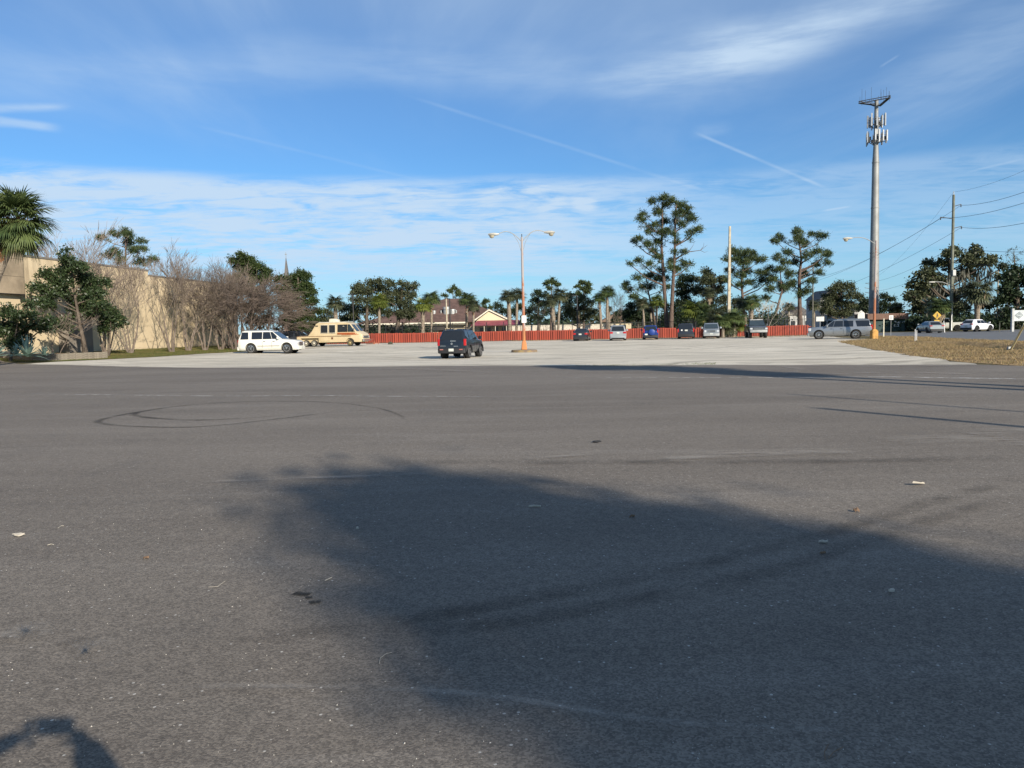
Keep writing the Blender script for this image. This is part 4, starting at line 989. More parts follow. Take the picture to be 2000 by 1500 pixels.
    endglass('windshield', xf0, xf1, 1, M_windshield, .09)
    endglass('rear_window', xr0, xr1, -1, M_glass, .14)
    # wheels
    for ax in (axf, axr):
        for s in (-1, 1): make_wheel(root, ax, s * (hw - .135), r, s, rim or M_rim, spokes, dish=(spokes == 0))
    xF = prof[-1][0]; xR = prof[0][0]; zF = prof[-1][1]; zR = prof[0][1]; wF = hw * prof[-1][2]; wR = hw * prof[0][2]
    bm_ = bumper or M_black
    for nm, x_, sg, w_ in (('front_bumper', xF, 1, wF), ('rear_bumper', xR, -1, wR)):
        b_ = MB().rings([rrect(x_ - .10, x_ + .10, -w_ - .02, w_ + .02, z0 + dz, .09) for dz in (.03, .30)]); o = obj(nm, b_, bm_, root, 40)
    # grille and lamps
    gw_, gz0, gz1 = grille or (.5, zF - .32, zF - .10)
    g_ = obj('grille', MB().box((xF + .005, 0, (gz0 + gz1) / 2), (.06, gw_ * 2, gz1 - gz0)), M_black, root)
    if front == 'bars':
        for k in range(3): obj('grille_bar', MB().box((xF + .04, 0, gz0 + (k + .5) * (gz1 - gz0) / 3), (.02, gw_ * 2, .03)), M_chrome, g_)
        obj('grille_frame', MB().box((xF + .037, 0, gz1 + .01), (.03, gw_ * 2 + .06, .035)), M_chrome, g_)
    elif front == 'slots':
        for k in range(8): obj('grille_slat', MB().box((xF + .045, -gw_ + gw_ * 2 * k / 7, (gz0 + gz1) / 2), (.03, gw_ * .12, gz1 - gz0 + .03)), P, g_)
    hy0, hz0, hwd, hht = lamps_f or (wF * .80, zF - .20, .30, .17)
    for s in (-1, 1):
        obj('headlight', MB().rings([rrect(xF - .26, xF + .03, min(s * (hy0 - hwd / 2), s * (hy0 + hwd / 2)), max(s * (hy0 - hwd / 2), s * (hy0 + hwd / 2)), hz0 + dz, .06) for dz in (-hht / 2, hht / 2)]), M_lamp, root, 40)
    ty, tz, twd, tht = lamps_r or (wR * .90, zR - .10, .16, .42)
    for s in (-1, 1):
        obj('tail_light', MB().rings([rrect(xR - .03, xR + .20, min(s * (ty - twd / 2), s * (ty + twd / 2)), max(s * (ty - twd / 2), s * (ty + twd / 2)), tz + dz, .04) for dz in (-tht / 2, tht / 2)]), M_red, root, 40)
    if plate_r: obj('licence_plate', MB().box((xR - .055 if not plate_r[2:] else xR - plate_r[2], plate_r[0], plate_r[1]), (.02, .32, .17)), M_plate, root)
    if plate_f: obj('licence_plate', MB().box((xF + .115, plate_f[0], plate_f[1]), (.02, .32, .15)), M_plate, root)
    if mirror:
        for s in (-1, 1):
            mr = MB().rings([rrect(xf0 - .42, xf0 - .26, min(s * (hw - .02), s * (hw + .22)), max(s * (hw - .02), s * (hw + .22)), zb + dz, .05) for dz in (-.01, .19)]); obj('mirror', mr, P if mirror is True else mirror, root, 40)
    if rails:
        for s in (-1, 1):
            xa, xb_ = rails[:2]; hy = w1 - .06
            obj('roof_rail', MB().tube([(xa, s * hy, H - .06), (xa + .12, s * hy, H + .03), (xb_ - .12, s * hy, H + .03), (xb_, s * hy, H - .07)], .026, 6), rails[2], root)
    hd = sorted([q for q in wins], key=lambda q: -q[0])[:2]
    for s in (-1, 1):
        for q in hd:
            if q[1] - q[0] > .5: obj('door_handle', MB().box((q[0] + .14, s * (hw * .985 + .012), zb - .20), (.2, .03, .04)), M_black if P in () else M_chrome if stripe == 'chrome' else M_black, root)
        for xx in [q[0] - .035 for q in hd]:
            obj('door_gap', MB().box((xx, s * (hw - .004), (zb + z0) / 2 - .02), (.016, .02, zb - z0 - .42)), M_under, root)
        if stripe: obj('side_moulding', MB().box(((axf + axr) / 2, s * (hw + .008), z0 + .36), (abs(axf - axr) - 2.9 * r, .03, .05)), M_chrome if stripe == 'chrome' else stripe, root)
    if spare:
        sp = MB().lathe([(.30, 0), (.36, .02), (.37, .10), (.36, .20), (.30, .235), (.04, .245)], (0, 0, 0), 'X', 22); sp.v = [(-a, b, c) for a, b, c in sp.v]
        o = obj('spare_wheel_cover', sp, spare[1], root, 40); o.location = (xR - .02, spare[0], spare[2])
    return root
def place(px, D): p = gxf(px, D); return (p.x, p.y, gz(p.x, p.y) + .012)

P_white = paint('white', (.66, .65, .58), 0, .3); P_white2 = paint('cool_white', (.70, .71, .74), 0, .3); P_black = paint('black', (.012, .016, .022), .2, .3)
P_dark = paint('dark_grey', (.035, .037, .042), .5, .35); P_silver = paint('silver', (.40, .42, .43), .6, .35); P_blue = paint('blue', (.008, .035, .19), .3, .3)
P_grey = paint('steel_grey', (.27, .29, .305), .6, .33); P_slv2 = paint('silver_grey', (.34, .37, .39), .6, .35); P_bluc = simple('blue_cover', (.006, .04, .22), .5)
P_blk2 = paint('graphite', (.10, .105, .115), .6, .3)

# white full-size SUV
car('white_suv', 'large white SUV parked beside the bare trees, nose to the right', place(531, 65.5), -4, P_white, 5.15, 1.98, 1.93, .41, 1.66, -1.42, .27,
    [(-2.58, 1.04, .86), (-2.5, 1.16, .93), (-2.2, 1.2, 1), (0, 1.19, 1), (1.15, 1.17, 1), (1.5, 1.14, 1), (2.2, 1.07, .965), (2.45, .99, .91), (2.56, .86, .84)],
    (-2.54, 1.32, -2.28, .42, .76), 1.20, [(-.38, .40, .20, -.38), (.44, 1.10, .42, .24), (-1.35, -.44, -.44, -1.35), (-2.32, -1.62, -1.66, -2.2)],
    spokes=6, rails=(-2.1, .1, M_chrome), front='bars', grille=(.42, .62, .90), lamps_f=(.72, .80, .34, .16), bumper=P_white, stripe=simple('beige_moulding', (.22, .21, .18), .5), plate_f=(0, .45), rim=M_chrome)
# black SUV in the middle of the lot
bl = car('black_suv', 'black off-road style SUV seen from behind in the middle of the gravel lot', place(902, 49.5), 77.5, P_black, 4.5, 1.85, 1.80, .385, 1.42, -1.30, .34,
    [(-2.20, 1.02, .93), (-2.15, 1.15, .97), (-1.9, 1.2, 1), (0, 1.17, 1), (.9, 1.15, 1), (1.3, 1.13, 1), (1.9, 1.08, .97), (2.15, 1.0, .92), (2.22, .84, .87)],
    (-2.17, 1.15, -1.86, .38, .74), 1.17, [(-.28, .34, .14, -.28), (.38, .96, .36, .18), (-1.12, -.33, -.33, -1.06), (-1.96, -1.20, -1.14, -1.76)],
    rails=(-1.7, .3, M_blackmetal), clad=True, front='dark', lamps_r=(.84, 1.02, .15, .40), plate_r=(0, .55, .12), rim=M_rim, spokes=5)
for k in range(3): obj('roof_rack_bar', MB().tube([(-1.3 + k * .6, -.62, 1.84), (-1.3 + k * .6, .62, 1.84)], .022, 6), M_blackmetal, bl)
obj('roof_basket', MB().tube([(.15, -.58, 1.80), (.22, -.5, 1.93), (.22, .5, 1.93), (.15, .58, 1.80)], .03, 6), M_blackmetal, bl)
obj('rear_emblem', MB().lathe([(.02, -.02), (.07, -.02), (.07, .0)], (-2.225, .0 - .02, .93), 'X', 12), M_chrome, bl)
obj('tailgate_badge', MB().box((-2.205, -.10, 1.10), (.03, .34, .065)), M_chrome, bl)
obj('tailgate_badge', MB().box((-2.215, .55, .80), (.02, .36, .035)), M_chrome, bl); obj('tailgate_badge', MB().box((-2.215, -.28, .78), (.02, .28, .035)), M_chrome, bl)
for s in (-1, 1): obj('bumper_reflector', MB().box((-2.312, s * .62, .58), (.02, .22, .06)), simple('bumper_lamp', (.40, .16, .14), .3), bl)
obj('tow_hitch', MB().box((-2.33, 0, .34), (.2, .08, .08)), M_blackmetal, bl)
# cars along the fence
car('dark_sedan', 'small dark sedan at the left end of the row by the red fence', place(1137, 92), 79, P_dark, 4.6, 1.8, 1.44, .32, 1.4, -1.3, .17,
    [(-2.28, .86, .86), (-2.2, 1.02, .93), (-1.7, 1.04, 1), (0, .98, 1), (1.0, .94, 1), (1.9, .82, .96), (2.2, .72, .9), (2.28, .60, .84)],
    (-1.82, 1.15, -1.05, .25, .74), .99, [(-.45, .35, .15, -.45), (.39, .98, .28, .19), (-1.2, -.5, -.5, -.95)], cat='car', plate_r=(0, .78, .05), lamps_r=(.68, .83, .34, .17))
mv = car('silver_minivan', 'silver minivan seen from behind, between the dark sedan and the blue SUV', place(1207, 90), 82.2, P_silver, 5.05, 1.93, 1.74, .34, 1.5, -1.45, .19,
    [(-2.52, .98, .90), (-2.45, 1.06, .97), (-2.0, 1.08, 1), (0, 1.04, 1), (1.2, 1.0, 1), (1.9, .90, .96), (2.4, .76, .9), (2.5, .6, .84)],
    (-2.48, 1.6, -2.18, .5, .78), 1.08, [(-.55, .3, .1, -.55), (.35, 1.15, .5, .2), (-1.4, -.6, -.6, -1.4), (-2.3, -1.5, -1.5, -2.1)], cat='minivan', plate_r=(0, .88, .05), lamps_r=(.74, .90, .34, .20), bumper=P_silver)
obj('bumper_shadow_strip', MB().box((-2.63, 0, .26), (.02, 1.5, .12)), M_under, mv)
car('blue_suv', 'small bright blue SUV with blue spare wheel cover on its tailgate', place(1270, 91), 81.5, P_blue, 4.3, 1.78, 1.66, .35, 1.25, -1.25, .24,
    [(-2.06, .95, .90), (-2.0, 1.04, .97), (-1.6, 1.06, 1), (0, 1.03, 1), (1.0, 1.0, 1), (1.7, .94, .96), (2.05, .84, .9), (2.12, .66, .85)],
    (-2.03, 1.2, -1.78, .35, .76), 1.06, [(-.4, .3, .1, -.4), (.34, .98, .34, .14), (-1.1, -.45, -.45, -1.1), (-1.9, -1.2, -1.2, -1.72)], plate_r=(.52, .62, .05), lamps_r=(.78, 1.02, .13, .42), spare=(-.12, P_bluc, .88), rails=(-1.6, .1, M_silver if 'M_silver' in globals() else M_galv), stripe=M_galv)
dk = car('dark_grey_suv', 'dark grey SUV in tree shade with a pale white licence plate, backed to the camera', place(1340, 91.5), 76.5, P_dark, 4.8, 1.95, 1.80, .37, 1.45, -1.35, .26,
    [(-2.36, 1.02, .92), (-2.3, 1.12, .97), (-1.9, 1.15, 1), (0, 1.12, 1), (1.1, 1.1, 1), (1.9, 1.03, .97), (2.3, .93, .92), (2.38, .75, .86)],
    (-2.33, 1.3, -2.12, .4, .80), 1.15, [(-.45, .35, .15, -.45), (.39, 1.05, .38, .19), (-1.3, -.5, -.5, -1.3), (-2.15, -1.4, -1.4, -2.0)], plate_r=(-.05, 1.0, .05), lamps_r=(.86, 1.0, .14, .40), rails=(-1.9, .2, M_blackmetal))
obj('round_sticker', MB().lathe([(.02, -.01), (.09, -.01), (.09, .0)], (-2.37, .45, 1.03), 'X', 12), M_white, dk)
car('boxy_silver_suv', 'boxy silver SUV with slotted grille facing the camera beside the palmettos', place(1389, 91), 256, P_slv2, 4.78, 1.92, 1.80, .38, 1.42, -1.36, .29,
    [(-2.36, 1.05, .94), (-2.3, 1.14, .98), (-1.9, 1.16, 1), (0, 1.13, 1), (1.0, 1.12, 1), (1.9, 1.08, .98), (2.28, 1.03, .95), (2.36, .93, .92)],
    (-2.32, 1.15, -2.15, .55, .82), 1.16, [(-.4, .35, .2, -.4), (.39, 1.0, .5, .24), (-1.25, -.45, -.45, -1.25), (-2.15, -1.35, -1.35, -2.05)], front='slots', grille=(.44, .74, .98), lamps_f=(.70, .86, .26, .24), plate_f=(0, .56), rails=(-1.9, .2, M_galv), bumper=M_galv)
bt = car('lifted_dark_pickup', 'big lifted graphite pickup facing the camera by the end of the red fence', place(1476, 88.5), 259, P_blk2, 5.6, 2.0, 2.12, .50, 1.75, -1.75, .62,
    [(-2.75, 1.36, .96), (-2.7, 1.40, 1), (-1.2, 1.40, 1), (0, 1.40, 1), (1.0, 1.38, 1), (1.9, 1.33, .98), (2.5, 1.27, .95), (2.7, 1.16, .92)],
    (-1.15, 1.3, -1.0, .6, .80), 1.40, [(-.3, .45, .35, -.3), (.5, 1.1, .66, .4), (-1.02, -.36, -.36, -.92)], cat='pickup truck', front='bars', grille=(.52, .88, 1.12), lamps_f=(.80, 1.06, .30, .18), plate_f=None, bumper=M_galv, ghcol=P_black)
obj('visor_strip', MB().box((.62, 0, 2.06), (.10, 1.36, .05)), M_white, bt)
# grey long SUV at the right
car('long_grey_suv', 'long steel grey SUV parked side-on next to the single lamp post, nose to the left', place(1640, 74.5), 158.5, P_grey, 5.7, 2.03, 1.86, .41, 1.88, -1.38, .30,
    [(-2.82, 1.02, .88), (-2.75, 1.13, .95), (-2.3, 1.17, 1), (0, 1.16, 1), (1.3, 1.15, 1), (1.8, 1.14, 1), (2.5, 1.10, .97), (2.75, 1.02, .93), (2.84, .86, .89)],
    (-2.76, 1.5, -2.55, .62, .78), 1.17, [(-.25, .60, .42, -.25), (.64, 1.25, .58, .46), (-1.15, -.30, -.30, -1.15), (-2.62, -1.48, -1.34, -2.52)],
    rails=(-2.3, .3, M_chrome), front='bars', grille=(.5, .74, 1.0), spokes=6, bumper=P_grey, lamps_f=(.82, .92, .30, .26), lamps_r=(.86, 1.06, .14, .50), rim=M_chrome)
# vehicles across the road
car('silver_hatchback', 'silver car seen from its rear corner, parked in front of the white pickup', place(1815, 100), 84, paint('silver_b', (.33, .36, .37), .6, .3), 4.5, 1.82, 1.50, .34, 1.35, -1.35, .20,
    [(-2.22, .92, .88), (-2.15, 1.0, .95), (-1.7, 1.02, 1), (0, .98, 1), (1.1, .95, 1), (1.8, .86, .96), (2.2, .72, .9), (2.25, .6, .84)],
    (-2.1, 1.3, -1.5, .2, .72), 1.0, [(-.45, .35, .1, -.45), (.39, 1.05, .25, .14), (-1.5, -.5, -.5, -1.25)], cat='car', lamps_r=(.72, .90, .36, .12), rim=M_darkrim)
car('white_pickup', 'white crew cab pickup partly hidden by the silver car and the utility pole', place(1843, 116), 151, P_white, 5.8, 2.0, 1.92, .40, 1.85, -1.75, .34,
    [(-2.85, 1.20, .98), (-2.82, 1.24, 1), (-.9, 1.24, 1), (0, 1.2, 1), (1.3, 1.18, 1), (2.2, 1.14, .98), (2.75, 1.06, .95), (2.85, .9, .9)],
    (-.85, 1.45, -.72, .75, .80), 1.22, [(-.0, .55, .45, -.0), (.62, 1.2, .72, .5), (-.72, -.06, -.06, -.64)], cat='pickup truck', rim=M_darkrim, stripe=None)
car('white_crossover', 'white crossover with black wheels driving away to the right on the road', place(1908, 104), 24, P_white2, 4.5, 1.85, 1.64, .36, 1.38, -1.30, .24,
    [(-2.20, .95, .86), (-2.12, 1.06, .95), (-1.7, 1.10, 1), (0, 1.05, 1), (1.1, 1.02, 1), (1.8, .95, .96), (2.15, .82, .9), (2.22, .66, .84)],
    (-2.1, 1.35, -1.55, .3, .72), 1.08, [(-.4, .4, .15, -.4), (.44, 1.1, .33, .19), (-1.15, -.45, -.45, -1.1), ], lamps_r=(.70, 1.0, .34, .13), plate_r=(0, .72, .06), rim=M_darkrim, clad=M_black)
# dark van just visible behind the white SUV
car('dark_parked_suv', 'dark SUV in deep shade half hidden between the white SUV and the motorhome', place(584, 92), 10, P_black, 4.7, 1.85, 1.85, .37, 1.4, -1.3, .26,
    [(-2.3, 1.0, .92), (-2.2, 1.12, 1), (0, 1.12, 1), (1.1, 1.1, 1), (1.9, 1.03, .97), (2.3, .8, .9)],
    (-2.25, 1.3, -2.1, .4, .78), 1.15, [(-.4, .35, .15, -.4), (.39, 1.05, .38, .19), (-1.3, -.5, -.5, -1.3)])

# vintage tan motorhome with a low rear deck
M_tan = simple('tan_gelcoat', (.52, .43, .27), .45, 0, .12, .8, coat=.3, c2=(.47, .375, .225)); M_rvroof = simple('cream_roof', (.62, .58, .46), .6); M_orange = simple('orange_stripe', (.48, .10, .015), .5); M_brown = simple('brown_stripe', (.14, .05, .02), .5)
rp = place(652, 87.5)
rv = thing('motorhome', 'vintage tan motorhome with orange stripes, cut-down rear deck and roof air conditioner', 'motorhome', rp, R(-11))
hw = 1.18
prof = [(-3.95, .55), (-3.95, 1.12), (-2.55, 1.20), (-2.15, 1.62), (-1.85, 2.10), (-1.55, 2.55), (-1.3, 2.66), (1.9, 2.66), (2.3, 2.60), (2.55, 2.45), (3.22, 1.62), (3.75, 1.38), (3.92, 1.15), (3.95, .62), (3.75, .45), (-3.75, .45)]
ins = [(0, hw)]
def prof_at(k, s):
    out = []
    for x, z in prof:
        inset = 0
        out.append(Vector((x, 0, z)))
    return out
cx_, cz_ = 0, 1.4
rings = []
for y, sc_ in ((-hw, .985), (-hw + .03, .997), (-hw + .10, 1.0), (hw - .10, 1.0), (hw - .03, .997), (hw, .985)):
    nar = 0
    rings.append([Vector((cx_ + (x - cx_) * sc_, y * (1 - .06 * max(0, (z - 1.5) / 1.2)) * (1 - .10 * max(0, (x - 3.0))), cz_ + (z - cz_) * sc_)) for x, z in prof])
rbm = MB().rings(rings).mesh('body', M_tan)
cuts = []
for s in (-1, 1):
    cuts.append(MB().lathe([(.50, s * (hw - .36)), (.50, s * (hw + .3))], (2.45, 0, .42), 'Y', 22).mesh('c'))
    cuts.append(MB().box((-2.35, s * hw, .60), (2.15, .7, .72)).mesh('c'))
me = boolean_cut(rbm, cuts); me.polygons.foreach_set('use_smooth', [True] * len(me.polygons)); me.set_sharp_from_angle(angle=R(30)); link('body', me, rv)
obj('underbody', MB().box((0, 0, .48), (7.0, 1.6, .25)), M_under, rv)
obj('roof_panel', MB().rings([rrect(-1.45, 2.2, -1.0, 1.0, 2.655, .2), rrect(-1.35, 2.1, -.9, .9, 2.74, .2)]), M_rvroof, rv, 40)
obj('air_conditioner', MB().rings([rrect(-.35, .75, -.38, .38, 2.75, .1), rrect(-.35, .70, -.38, .38, 3.0, .1), rrect(-.25, .35, -.3, .3, 3.10, .1)]), M_rvroof, rv, 40)
M_rvw = simple('motorhome_window', (.025, .03, .035), .05, spec=.8)
for s in (-1, 1):
    y = s * hw * .985
    def pane(nm, x0, x1, z0, z1, mat, x0t=None, x1t=None, th=.02, pr=.012, par=rv):
        yy0 = s * (hw * (1 - .06 * max(0, (z0 - 1.5) / 1.2)) + pr); yy1 = s * (hw * (1 - .06 * max(0, (z1 - 1.5) / 1.2)) + pr)
        k = lambda x: 1 - .10 * max(0, x - 3.0)
        x0t = x0 if x0t is None else x0t; x1t = x1 if x1t is None else x1t
        return obj(nm, MB().poly([(x0, yy0 * k(x0), z0), (x1, yy0 * k(x1), z0), (x1t, yy1 * k(x1t), z1), (x0t, yy1 * k(x0t), z1)], (0, s * th, 0)), mat, par)
    for x0, x1 in ((-.95, -.15), (.05, .75)):
        pane('window_frame', x0 - .05, x1 + .05, 1.47, 2.45, M_rvroof); pane('window', x0, x1, 1.53, 2.38, M_rvw, pr=.035)
    pane('side_window', 1.05, 2.2, 1.62, 2.42, M_rvw); pane('vent_window', 2.26, 3.08, 1.62, 2.42, M_windshield, 2.26, 2.50)
    pane('stripe', 1.0, 3.1, 1.42, 1.50, M_orange, pr=.008, th=.008); pane('stripe', 1.0, 3.3, 1.33, 1.38, M_orange, pr=.008, th=.008); pane('stripe', 1.5, 3.5, 1.27, 1.30, M_orange, pr=.008, th=.008)
    pane('stripe', -3.9, 2.6, 1.13, 1.17, M_brown, pr=.006, th=.008)
    pane('vent', -1.62, -1.3, 2.25, 2.36, M_black); pane('hatch', .28, .48, .82, 1.02, M_brown); pane('side_marker', -.2, -.1, .78, .98, M_brown) if 0 else None
    pane('access_door', -1.1, .1, .62, 1.02, M_tan, pr=.004)
    for ax, rr_ in ((2.45, .37), (-1.87, .37), (-2.83, .37)): make_wheel(rv, ax, s * (hw - .16), rr_, s, M_rvroof if ax < 0 else simple('gold_rim', (.42, .33, .14), .5), 0, .26, True)
a = 1.0
obj('windshield', MB().poly([(3.20, -.98, 1.64), (3.20, .98, 1.64), (2.60, .90, 2.40), (2.60, -.90, 2.40)], (.03, 0, .022)), M_windshield, rv)
obj('windshield_divider', MB().tube([(3.235, 0, 1.64), (2.635, 0, 2.42)], .03, 5), M_tan, rv)
gr_ = obj('grille', MB().box((3.93, 0, 1.0), (.09, 1.25, .30)), M_black, rv)
for k in range(4): obj('grille_bar', MB().box((3.985, 0, .89 + k * .075), (.02, 1.25, .02)), M_galv, gr_)
for s in (-1, 1): obj('headlight', MB().lathe([(.02, .03), (.09, .02), (.10, -.06)], (3.94, s * .82, 1.0), 'X', 12), M_lamp, rv); obj('headlight_housing', MB().box((3.90, s * .82, 1.0), (.08, .30, .26)), M_black, rv)
obj('front_bumper', MB().rings([rrect(3.86, 4.14, -1.16, 1.16, z, .1) for z in (.56, .76)]), M_chrome, rv, 40)
for s in (-1, 1):
    o = obj('mirror', MB().lathe([(.02, -.02), (.13, -.02), (.13, .03), (.02, .04)], (3.02, s * (hw + .22), 1.85), 'X', 12), M_chrome, rv); obj('mirror_arm', MB().tube([(2.9, s * hw * .98, 1.6), (3.0, s * (hw + .22), 1.85)], .015, 4), M_chrome, rv)
obj('sun_visor_disc', MB().lathe([(.02, -.01), (.17, -.01), (.17, .01)], (1.75, -(hw - .02), 2.1), 'Y', 12), M_rvroof, rv)
for k in range(6): obj('deck_plank', MB().box((-3.2, -.85 + k * .34, 1.19), (1.4, .30, .06)), M_wood, rv)

# small orange barricade and rubble by the fence
p = gxf(735, 96); br = thing('small_barricade', 'little low orange-brown barricade of two uprights near the motorhome nose', 'barricade', tuple(p), .2)
M_or = simple('faded_orange', (.32, .10, .05), .8)
for x in (-.28, .28): obj('leg', MB().tube([(x, -.15, 0), (x + .05, 0, .42)], .035, 6), M_or, br); obj('leg', MB().tube([(x, .15, 0), (x + .05, 0, .42)], .03, 6), M_or, br)
bx('crossbar', br, (0, 0, .14), (.8, .05, .1), M_or); bx('base_board', br, (-.7, .0, .05), (1.1, .2, .08), M_brown)
p = gxf(762, 92.5); rb = MB(); prv = [Vector((.42 * math.cos(k * .7) * random.uniform(.7, 1), .3 * math.sin(k * .7) * random.uniform(.7, 1), 0)) for k in range(9)]
o = obj('rubble_lump', rb.rings([prv, [q * .8 + Vector((.03, 0, .16)) for q in prv], [q * .35 + Vector((.05, 0, .26 + .04 * (i % 3))) for i, q in enumerate(prv)]]), simple('dark_lump', (.05, .055, .035), .9, 0, .4, 8, .6)); o.location = p
tag(o, 'dark weedy lump on the gravel just in front of the red fence', 'rubble'); 

# ------------------------------------------------------------------ palms
def frond(seed, elev, Rf, nl=18, droop=.35):
    """fan-leaf frond from the origin outward along +x; returns verts, faces, tints"""
    rd = random.Random(seed); V = []; Fc = []; T = []
    pl = Rf * .50; d = Vector((math.cos(elev), 0, math.sin(elev))); side = Vector((0, 1, 0)); side = (side + Vector((0, 0, rd.uniform(-.35, .35)))).normalized()
    p0 = Vector((0, 0, 0)); p1 = d * pl * .55; d2 = (d + Vector((.15, 0, -.30))).normalized(); p2 = p1 + d2 * pl * .5
    w_ = .018 * Rf
    for a, b in ((p0, p1), (p1, p2)):
        k = len(V); V += [a - side * w_, a + side * w_, b + side * w_ * .8, b - side * w_ * .8]; Fc.append([k, k + 1, k + 2, k + 3]); T += [.9] * 4
    d3 = (d2 + Vector((.1, 0, -.25))).normalized(); up = d3.cross(side).normalized()
    base_t = rd.random() * .6
    for i in range(nl):
        u = (i + .5) / nl * 2 - 1; a = u * 2.05; ln = Rf * (.62 - .22 * abs(u)) * rd.uniform(.88, 1.08)
        dr = (d3 * math.cos(a) + side * math.sin(a)).normalized(); dr = (dr + up * (-.22 * abs(u)) + Vector((0, 0, rd.uniform(-.08, .08)))).normalized()
        st = p2 + dr * .03 - d3 * Rf * .10 * abs(u); mid = st + dr * ln * .58; gd = Vector((0, 0, -1)); t3 = mid + (dr + gd * (droop + rd.uniform(0, .35))).normalized() * ln * .46
        wv = dr.cross(up).normalized(); bw = Rf * .014; mw = Rf * (.038 if nl < 16 else .019); k = len(V)
        V += [st - wv * bw, st + wv * bw, mid + wv * mw, mid - wv * mw, t3]; Fc += [[k, k + 1, k + 2, k + 3], [k + 3, k + 2, k + 4]]
        T += [min(1, base_t + rd.random() * .4)] * 5
    return V, Fc, T
def frond_mesh(parts, mat, name='fronds'):
    V = []; Fc = []; T = []
    for v, f, t in parts: k = len(V); V += [tuple(q) for q in v]; Fc += [[a + k for a in q] for q in f]; T += t
    me = bpy.data.meshes.new(name); me.from_pydata(V, [], Fc); me.materials.append(mat)
    at_ = me.attributes.new('tint', 'FLOAT', 'POINT'); at_.data.foreach_set('value', np.array(T, np.float32)); return me
def crown_parts(seed, Rf, n=34, lo=-55, nl=13):
    rd = random.Random(seed); out = []
    for i in range(n):
        el = R(82 - (82 - lo) * ((i + .5) / n) ** .8 + rd.uniform(-8, 8)); az = i * 2.39996 + rd.uniform(-.2, .2)
        v, f, t = frond(seed * 100 + i, el, Rf * rd.uniform(.85, 1.1), nl, .35 if el > -.3 else .8)
        M = Matrix.Rotation(az, 3, 'Z'); out.append(([M @ q for q in v], f, t))
    return out
def skirt_parts(seed, Rf, n=16):
    rd = random.Random(seed); out = []
    for i in range(n):
        v, f, t = frond(seed * 77 + i, R(rd.uniform(-88, -60)), Rf * rd.uniform(.6, .9), 9, .9); M = Matrix.Rotation(i * 2.4, 3, 'Z'); out.append(([M @ q for q in v], f, [1.0] * len(t)))
    return out
crown_me = {(k, m_): frond_mesh(crown_parts(11 + k, 1.0, 54, (-32, -18, -42)[k % 3]), {'g': F_palm, 'y': F_palmy, 'd': F_palmd}[m_], 'crown') for k in range(3) for m_ in 'gyd'}
M_skirt = foliage('dead_fronds', (.16, .12, .08), (.27, .21, .14), None, .8, .1)
skirt_me = frond_mesh(skirt_parts(5, 1.0), M_skirt, 'dead_skirt')
def palm(px, D, cx, cy, rpx, kind, label, tr=.16, boots=False, skirt=False, group='cabbage palms behind the red fence', nm='palm_tree', dgap=0):
    b = gxf(px, D); b.z = gz(b.x, b.y); c = at(cx, cy, D + dgap); Rf = rpx * D / F * 1.12
    t = thing(nm, label, 'palm tree', tuple(b), 0, group); top = c - b
    pts = []; n = 9
    for i in range(n):
        k = i / (n - 1); pts.append(Vector((top.x * k ** 1.5, top.y * k ** 1.5, top.z * k)))
    rr = [tr * (1.35 if i == 0 else 1.0 + .08 * math.sin(i * 1.7)) for i in range(n)]; rr[-1] = tr * .8
    obj('trunk', MB().tube(pts, rr, 9), M_palm, t, 60)
    if boots:
        bm_ = MB()
        for i in range(int(top.z * boots / .11)):
            z = top.z * (1 - boots) + i * .11; k = max(0, min(1, z / top.z)); o = Vector((top.x * k ** 1.5, top.y * k ** 1.5, z)); a = i * 2.4
            d = Vector((math.cos(a), math.sin(a), 0)); sd = Vector((-math.sin(a), math.cos(a), 0))
            bm_.poly([o + d * tr * .9 - sd * .07, o + d * tr * .9 + sd * .07, o + d * (tr + .16) + sd * .03 + Vector((0, 0, .28)), o + d * (tr + .16) - sd * .03 + Vector((0, 0, .28))], (0, 0, .04))
        tag(obj('leaf_bases', bm_, M_boot if boots < .5 else M_palm, t), kind='stuff')
    k = abs(hash_(label)) % 3; cr = link('crown', crown_me[(k, kind)], t); cr.location = top; cr.scale = (Rf, Rf, Rf * .95); cr.rotation_euler = (0, 0, (abs(hash_(label)) % 60) / 10)
    if skirt: s_ = link('dead_skirt', skirt_me, t); s_.location = top - Vector((0, 0, .1)); s_.scale = (Rf * .95,) * 3
    return t
def hash_(s):
    h = 0
    for ch in s: h = (h * 131 + ord(ch)) % 1000003
    return h
